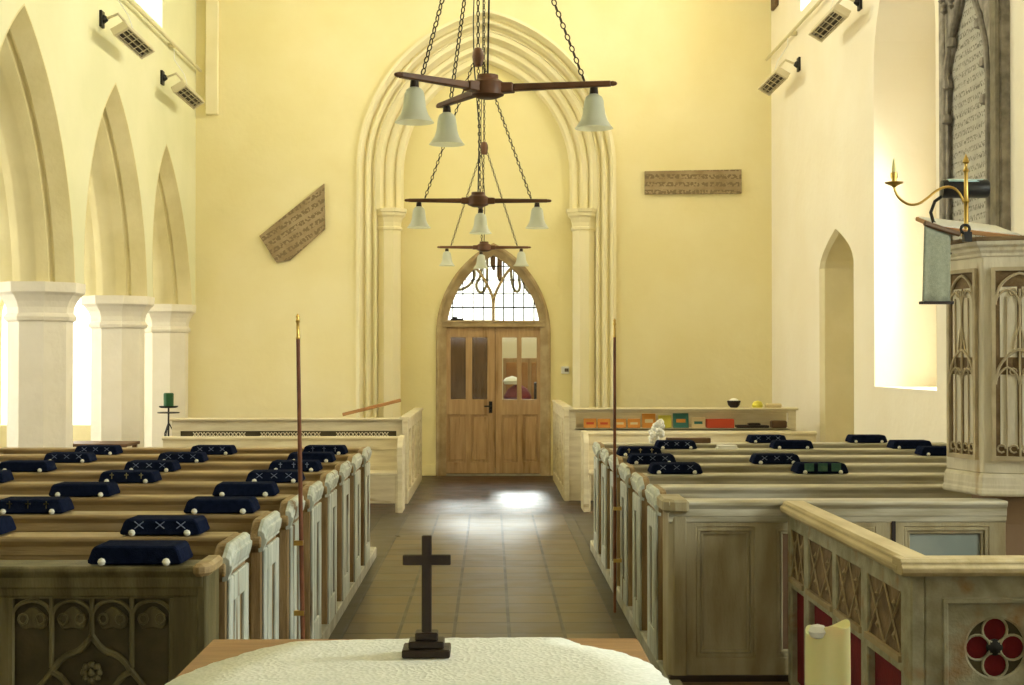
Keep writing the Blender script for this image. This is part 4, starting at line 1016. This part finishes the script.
hexstack(MB(), [(0, 2.235), (.012, 2.24), (.015, 2.255), (.03, 2.27), (.035, 2.285), (.055, 2.295), (.06, 2.31), (.065, 2.325), (.055, 2.335), (-.02, 2.335)]).build('cornice', 'pulpit', pu, bevel=.003)
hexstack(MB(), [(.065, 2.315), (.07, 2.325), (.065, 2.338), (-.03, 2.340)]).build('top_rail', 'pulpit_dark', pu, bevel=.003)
hexstack(MB(), [(-.12, 1.0), (.0, 1.004), (.014, 1.006), (.022, 1.018), (.020, 1.035), (.014, 1.045), (.014, 1.06), (.012, 1.07), (.010, 1.10), (.0, 1.12)]).build('base_moulding', 'pulpit', pu, bevel=.003)
hexstack(MB(), [(-.08, 0), (-.08, .12), (-.14, .2), (-.15, .85), (-.12, 1.0)]).build('stem', 'pinkish', pu, bevel=.01)
for k in (0, 1, 2, 5):
    a, b = HX[k], HX[(k + 1) % 6]; d = (b - a).normalized(); nrm = Vector((d.y, -d.x))
    fm = Matrix(((d.x, nrm.x, 0, a.x), (d.y, nrm.y, 0, a.y), (0, 0, 1, 0), (0, 0, 0, 1)))   # u along face, v outward
    W = s6; u0, u1, z0, z1 = .055, W - .055, 1.20, 2.17
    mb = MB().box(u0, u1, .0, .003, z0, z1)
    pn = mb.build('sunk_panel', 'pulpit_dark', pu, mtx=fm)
    mb = MB()
    mb.box(u0 + .03, (u0 + u1) / 2 - .012, .003, .006, z0 + .06, 1.63).box((u0 + u1) / 2 + .012, u1 - .03, .003, .006, z0 + .06, 1.63)
    mb.box(u0 + .03, (u0 + u1) / 2 - .012, .003, .006, 1.72, z1 - .09).box((u0 + u1) / 2 + .012, u1 - .03, .003, .006, 1.72, z1 - .09)
    mb.build('light_fields', 'pulpit', pn, mtx=fm)
    mb = MB(); r = .009; cu = (u0 + u1) / 2; hw = (u1 - u0) / 2
    mb.box(u0 - .012, u0 + .008, 0, .02, z0 - .012, z1 + .012).box(u1 - .008, u1 + .012, 0, .02, z0 - .012, z1 + .012).box(u0, u1, 0, .02, z1 - .006, z1 + .012).box(u0, u1, 0, .02, z0 - .012, z0 + .010)
    def bar(pts, rr=r): mb.tube([(u, .012, z) for u, z in pts], rr, 6)
    bar([(cu, z0), (cu, z1 - .10)], .006)
    for q in (-.5, .5): bar([(cu + q * hw, z0), (cu + q * hw, z1 - .14)], .004)
    for (zz, hh) in ((z1 - .16, .14), (1.60, .16)):
        bar([(u, z) for u, z in arch(cu, zz, hw * .92, hh, 0, 8)], .008)
        for q in (-.5, .5):
            bar([(u, z) for u, z in arch(cu + q * hw * .95, zz - .02, hw * .46, hh * .55, 0, 6)], .006)
            bar([(u, z) for u, z in circle(cu + q * hw * .5, zz + .045, .018, 8)], .004)
    bar([(cu - hw * .25, 1.76), (cu, 1.90), (cu + hw * .25, 1.76)], .006)
    for q in (-.72, -.24, .24, .72): bar([(u, z) for u, z in circle(cu + q * hw, z0 + .05, .02, 8)] , .005)
    mb.build('tracery', 'tracery', pn, smooth=True, mtx=fm)

# brass candle bracket on the pulpit
t = thing('candle_bracket', 'brass candle bracket with curved arm standing on the pulpit rail', 'candle bracket', (2.46, 7.32, 2.345))
MB().lathe([(.028, 0), (.026, .012), (.012, .02), (.012, .17), (.018, .18), (.012, .20), (.010, .33), (.016, .34), (.008, .355), (.008, .375), (.018, .385), (.012, .40), (.0, .43)], n=12).build('stem', 'brass', t, smooth=True)
kp = [(-.374, .262), (-.366, .228), (-.342, .192), (-.298, .166), (-.25, .168), (-.202, .198), (-.154, .236), (-.106, .256), (-.064, .250), (-.034, .222), (-.012, .178)]
pts = []
for i_ in range(len(kp) - 1):
    q = [Vector((kp[max(0, min(len(kp) - 1, i_ + d))][0], 0, kp[max(0, min(len(kp) - 1, i_ + d))][1])) for d in (-1, 0, 1, 2)]
    for k in range(4):
        t_ = k / 4; pts.append(.5 * (2 * q[1] + (q[2] - q[0]) * t_ + (2 * q[0] - 5 * q[1] + 4 * q[2] - q[3]) * t_ ** 2 + (3 * q[1] - q[0] - 3 * q[2] + q[3]) * t_ ** 3))
pts.append(Vector((kp[-1][0], 0, kp[-1][1])))
MB().tube(pts, .0065, 8).build('arm', 'brass', t, smooth=True)
bx, bz = pts[0][0], pts[0][2]
MB().lathe([(.006, -.01), (.016, .0), (.045, .012), (.048, .018), (.014, .018), (.012, .03), (.018, .045), (.018, .065), (.012, .07), (.0, .07)], (bx, 0, bz), 16, cap=False).build('drip_pan', 'brass', t, smooth=True)
MB().lathe([(.0125, 0), (.0125, .03), (.006, .07), (.0, .085)], (bx, 0, bz + .06), 10, cap=False).build('candle_bulb', 'candle', t, smooth=True)
# book rest with fall and reading lamp
t = thing('book_rest', 'sloping book rest with grey-green hanging cloth on the pulpit', 'book rest', (0, 0, 0))
m = Matrix.Translation((2.50, 7.50, 2.41)) @ Matrix.Rotation(R(4), 4, 'Z') @ Matrix.Rotation(R(14), 4, 'X') @ Matrix.Rotation(R(6), 4, 'Y')
MB().box(-.20, .26, -.20, .16, -.012, .01, m).build('board', 'plank', t, bevel=.004)
MB().box(-.19, .24, -.18, .14, .010, .016, m).build('page', 'paper', t)
mb = MB(); NU, NV = 10, 8
a, b = Vector((2.205, 7.20, 2.405)), Vector((2.355, 7.26, 2.365))
vs = []; fs = []
for j in range(NV + 1):
    for i_ in range(NU + 1):
        u = i_ / NU; v = j / NV; p = a.lerp(b, u); zt_ = p.z; p.z = zt_ + (2.0 - zt_) * v; p.y += .008 * math.sin(u * 9) * v; p.x += -.012 * v * (1 - u); vs.append(p)
for j in range(NV):
    for i_ in range(NU): q = j * (NU + 1) + i_; fs.append((q, q + 1, q + NU + 2, q + NU + 1))
mb.add(vs, fs); fl = mb.build('hanging_cloth', 'cloth_grey', t, smooth=True); so = fl.modifiers.new('thick', 'SOLIDIFY'); so.thickness = .006
MB().box(2.19, 2.355, 7.20, 7.245, 1.99, 2.004, None).build('fringe', 'dark', fl)
MB().tube([(2.205, 7.19, 2.40), (2.30, 7.22, 2.375), (2.40, 7.245, 2.35)], .014, 6).build('cloth_rod', 'brown_panel', t)
t = thing('reading_lamp', 'black tubular reading lamp with painted blue sheen on a bent black neck', 'lamp', (2.365, 7.45, 2.41))
MB().lathe([(.0, -.125), (.045, -.12), (.05, -.11), (.05, .11), (.045, .12), (0, .125)], (.125, -.02, .195), 20, Matrix.Rotation(R(90), 4, 'Y') @ Matrix.Rotation(R(3), 4, 'X'), cap=False).build('lamp_tube', 'blackplastic', t, smooth=True)
mb = MB(); vs = []; fs = []
for j in range(7):
    a_ = R(40 + 15 * j)
    for xx in (.03, .235): vs.append((xx, -.02 - .052 * math.cos(a_), .195 + .052 * math.sin(a_)))
for j in range(6): fs.append((2 * j, 2 * j + 1, 2 * j + 3, 2 * j + 2))
mb.add(vs, fs); o = mb.build('sheen_top', 'lamp_sheen', t, smooth=True); so = o.modifiers.new('thick', 'SOLIDIFY'); so.thickness = .002  # coloured strip painted in for the blue reflection along the tube's top
MB().tube([(.03, 0, .17), (-.03, -.01, .13), (-.055, -.02, .07), (-.045, -.03, .02), (-.01, -.03, -.01)], .009, 8).tube([(-.02, -.03, .01), (-.02, -.05, -.06), (0, -.06, -.13), (.04, -.06, -.15)], .006, 6).build('neck', 'blackplastic', t, smooth=True)
MB().tube([(.06 + .022 * math.cos(R(q)), -.22, -.035 + .022 * math.sin(R(q))) for q in range(0, 360, 30)], .008, 6, closed=True).box(.05, .09, -.235, -.20, -.10, -.05).build('clamp', 'blackplastic', t, smooth=True)

# ------------------------------------------------------------------ altar table, cloth, cross, candle
t = thing('altar_table', 'brown wooden table under the white lace cloth', 'table', (0, 0, 0))
MB().box(-.755, .40, 2.98, 3.86, .915, .95).build('tabletop', 'table_wood', t, bevel=.008)
MB().box(-.70, .345, 3.03, 3.81, .82, .915).build('apron', 'table_wood', t, bevel=.004)
for x in (-.68, .27):
    for y in (3.04, 3.74): MB().lathe([(.035, 0), (.04, .06), (.025, .1), (.032, .4), (.026, .7), (.04, .8), (.04, .84)], (x + .03, y + .03, 0), 14).build('leg', 'table_wood', t, smooth=True)
# lace cloth: a slightly rumpled sheet with scalloped rim, spilling over the near sides
rim = [(-.508, 3.785), (-.2, 3.815), (.188, 3.825), (.235, 3.72), (.323, 3.64), (.385, 3.51), (.407, 3.35), (.415, 3.05), (.3, 2.97), (-.68, 2.97), (-.755, 3.05), (-.745, 3.25), (-.737, 3.35), (-.693, 3.484), (-.606, 3.665), (-.545, 3.75)]
dense = []
for i_ in range(len(rim)):
    a, b = Vector(rim[i_]), Vector(rim[(i_ + 1) % len(rim)]); n = max(2, int((b - a).length / .018))
    nr = Vector(((b - a).y, -(b - a).x)).normalized()
    for k in range(n):
        q = a.lerp(b, k / n) + nr * (-.006 * abs(math.sin(k * .9)))
        dense.append((q.x, q.y))
me = plate_mesh([dense], .004, 'XY', .9505, 'lace_cloth')
bm = bmesh.new(); bm.from_mesh(me); bmesh.ops.triangulate(bm, faces=bm.faces)
for _ in range(3):
    es = [e for e in bm.edges if e.calc_length() > .06]; bmesh.ops.subdivide_edges(bm, edges=es, cuts=1); bmesh.ops.triangulate(bm, faces=bm.faces)
from mathutils import noise as mnoise
for v in bm.verts:
    n = mnoise.noise(Vector((v.co.x * 9, v.co.y * 9, 0))) * .5 + .5
    n2 = mnoise.noise(Vector((v.co.x * 28, v.co.y * 28, 2))) * .5 + .5
    over = max(0, -.755 - v.co.x, v.co.x - .40)
    v.co.z += .003 * n + .002 * n2 + .001
for f in bm.faces: f.smooth = True
bm.to_mesh(me); bm.free(); me.materials.append(M['lace'])
o = link(bpy.data.objects.new('lace_cloth', me)); props(o, 'white lace cloth with uneven scalloped edge laid on the table', 'tablecloth')
t = thing('altar_cross', 'small dark wooden cross on a stepped base standing on lace cloth', 'cross', (-.162, 3.60, .960))
MB().box(-.060, .060, -.05, .05, 0, .020).box(-.044, .044, -.036, .036, .020, .038).box(-.028, .028, -.024, .024, .038, .058).build('stepped_base', 'dark_wood', t, bevel=.003)
MB().box(-.0125, .0125, -.010, .010, .055, .300).box(-.060, .060, -.010, .010, .226, .251).build('cross', 'dark_wood', t, bevel=.002)
t = thing('candle_holder', 'tall candlestick carrying the pale green wax candle', 'candlestick', (.545, 2.3, 0))
MB().lathe([(.13, 0), (.13, .03), (.06, .06), (.03, .1), (.025, .3), (.035, .34), (.025, .38), (.022, .9), (.04, .95), (.06, 1.0), (.065, 1.02), (.03, 1.02)], n=20).build('stick', 'dark_wood', t, smooth=True)
t = thing('pillar_candle', 'thick pale greenish-yellow candle with melted rim in the near corner', 'candle', (.545, 2.3, 1.02))
mb = MB(); n = 28; vs = []; fs = []
prof = [(.037, 0), (.0365, .1), (.036, .2), (.0355, .25)]
for j, (r, z) in enumerate(prof):
    for k in range(n):
        a = 2 * math.pi * k / n; zz = z
        if j == 3: zz += .007 * math.sin(a * 1 + 2.0) + .005 * math.sin(a * 3 + .6)
        vs.append((r * math.cos(a), r * math.sin(a), zz))
for k in range(n):
    a = 2 * math.pi * k / n; vs.append((.027 * math.cos(a), .027 * math.sin(a), .246 + .007 * math.sin(a + 2.0) + .004 * math.sin(a * 3 + .6)))
for k in range(n): a = 2 * math.pi * k / n; vs.append((.012 * math.cos(a), .012 * math.sin(a), .232))
for j in range(5):
    for k in range(n): q, w = j * n + k, j * n + (k + 1) % n; fs.append((q, w, w + n, q + n))
fs += [tuple(range(n))[::-1], tuple(range(5 * n, 6 * n))]
mb.add(vs, fs).build('wax', 'candle', t, smooth=True)
MB().lathe([(0, -.013), (.011, -.009), (.015, 0), (.011, .009), (0, .012)], (-.022, -.024, .247), 12, cap=False).build('wax_lump', 'paper', t, smooth=True)
MB().tube([(0, 0, .23), (.002, 0, .25)], .0015, 6).build('wick', 'black', t)
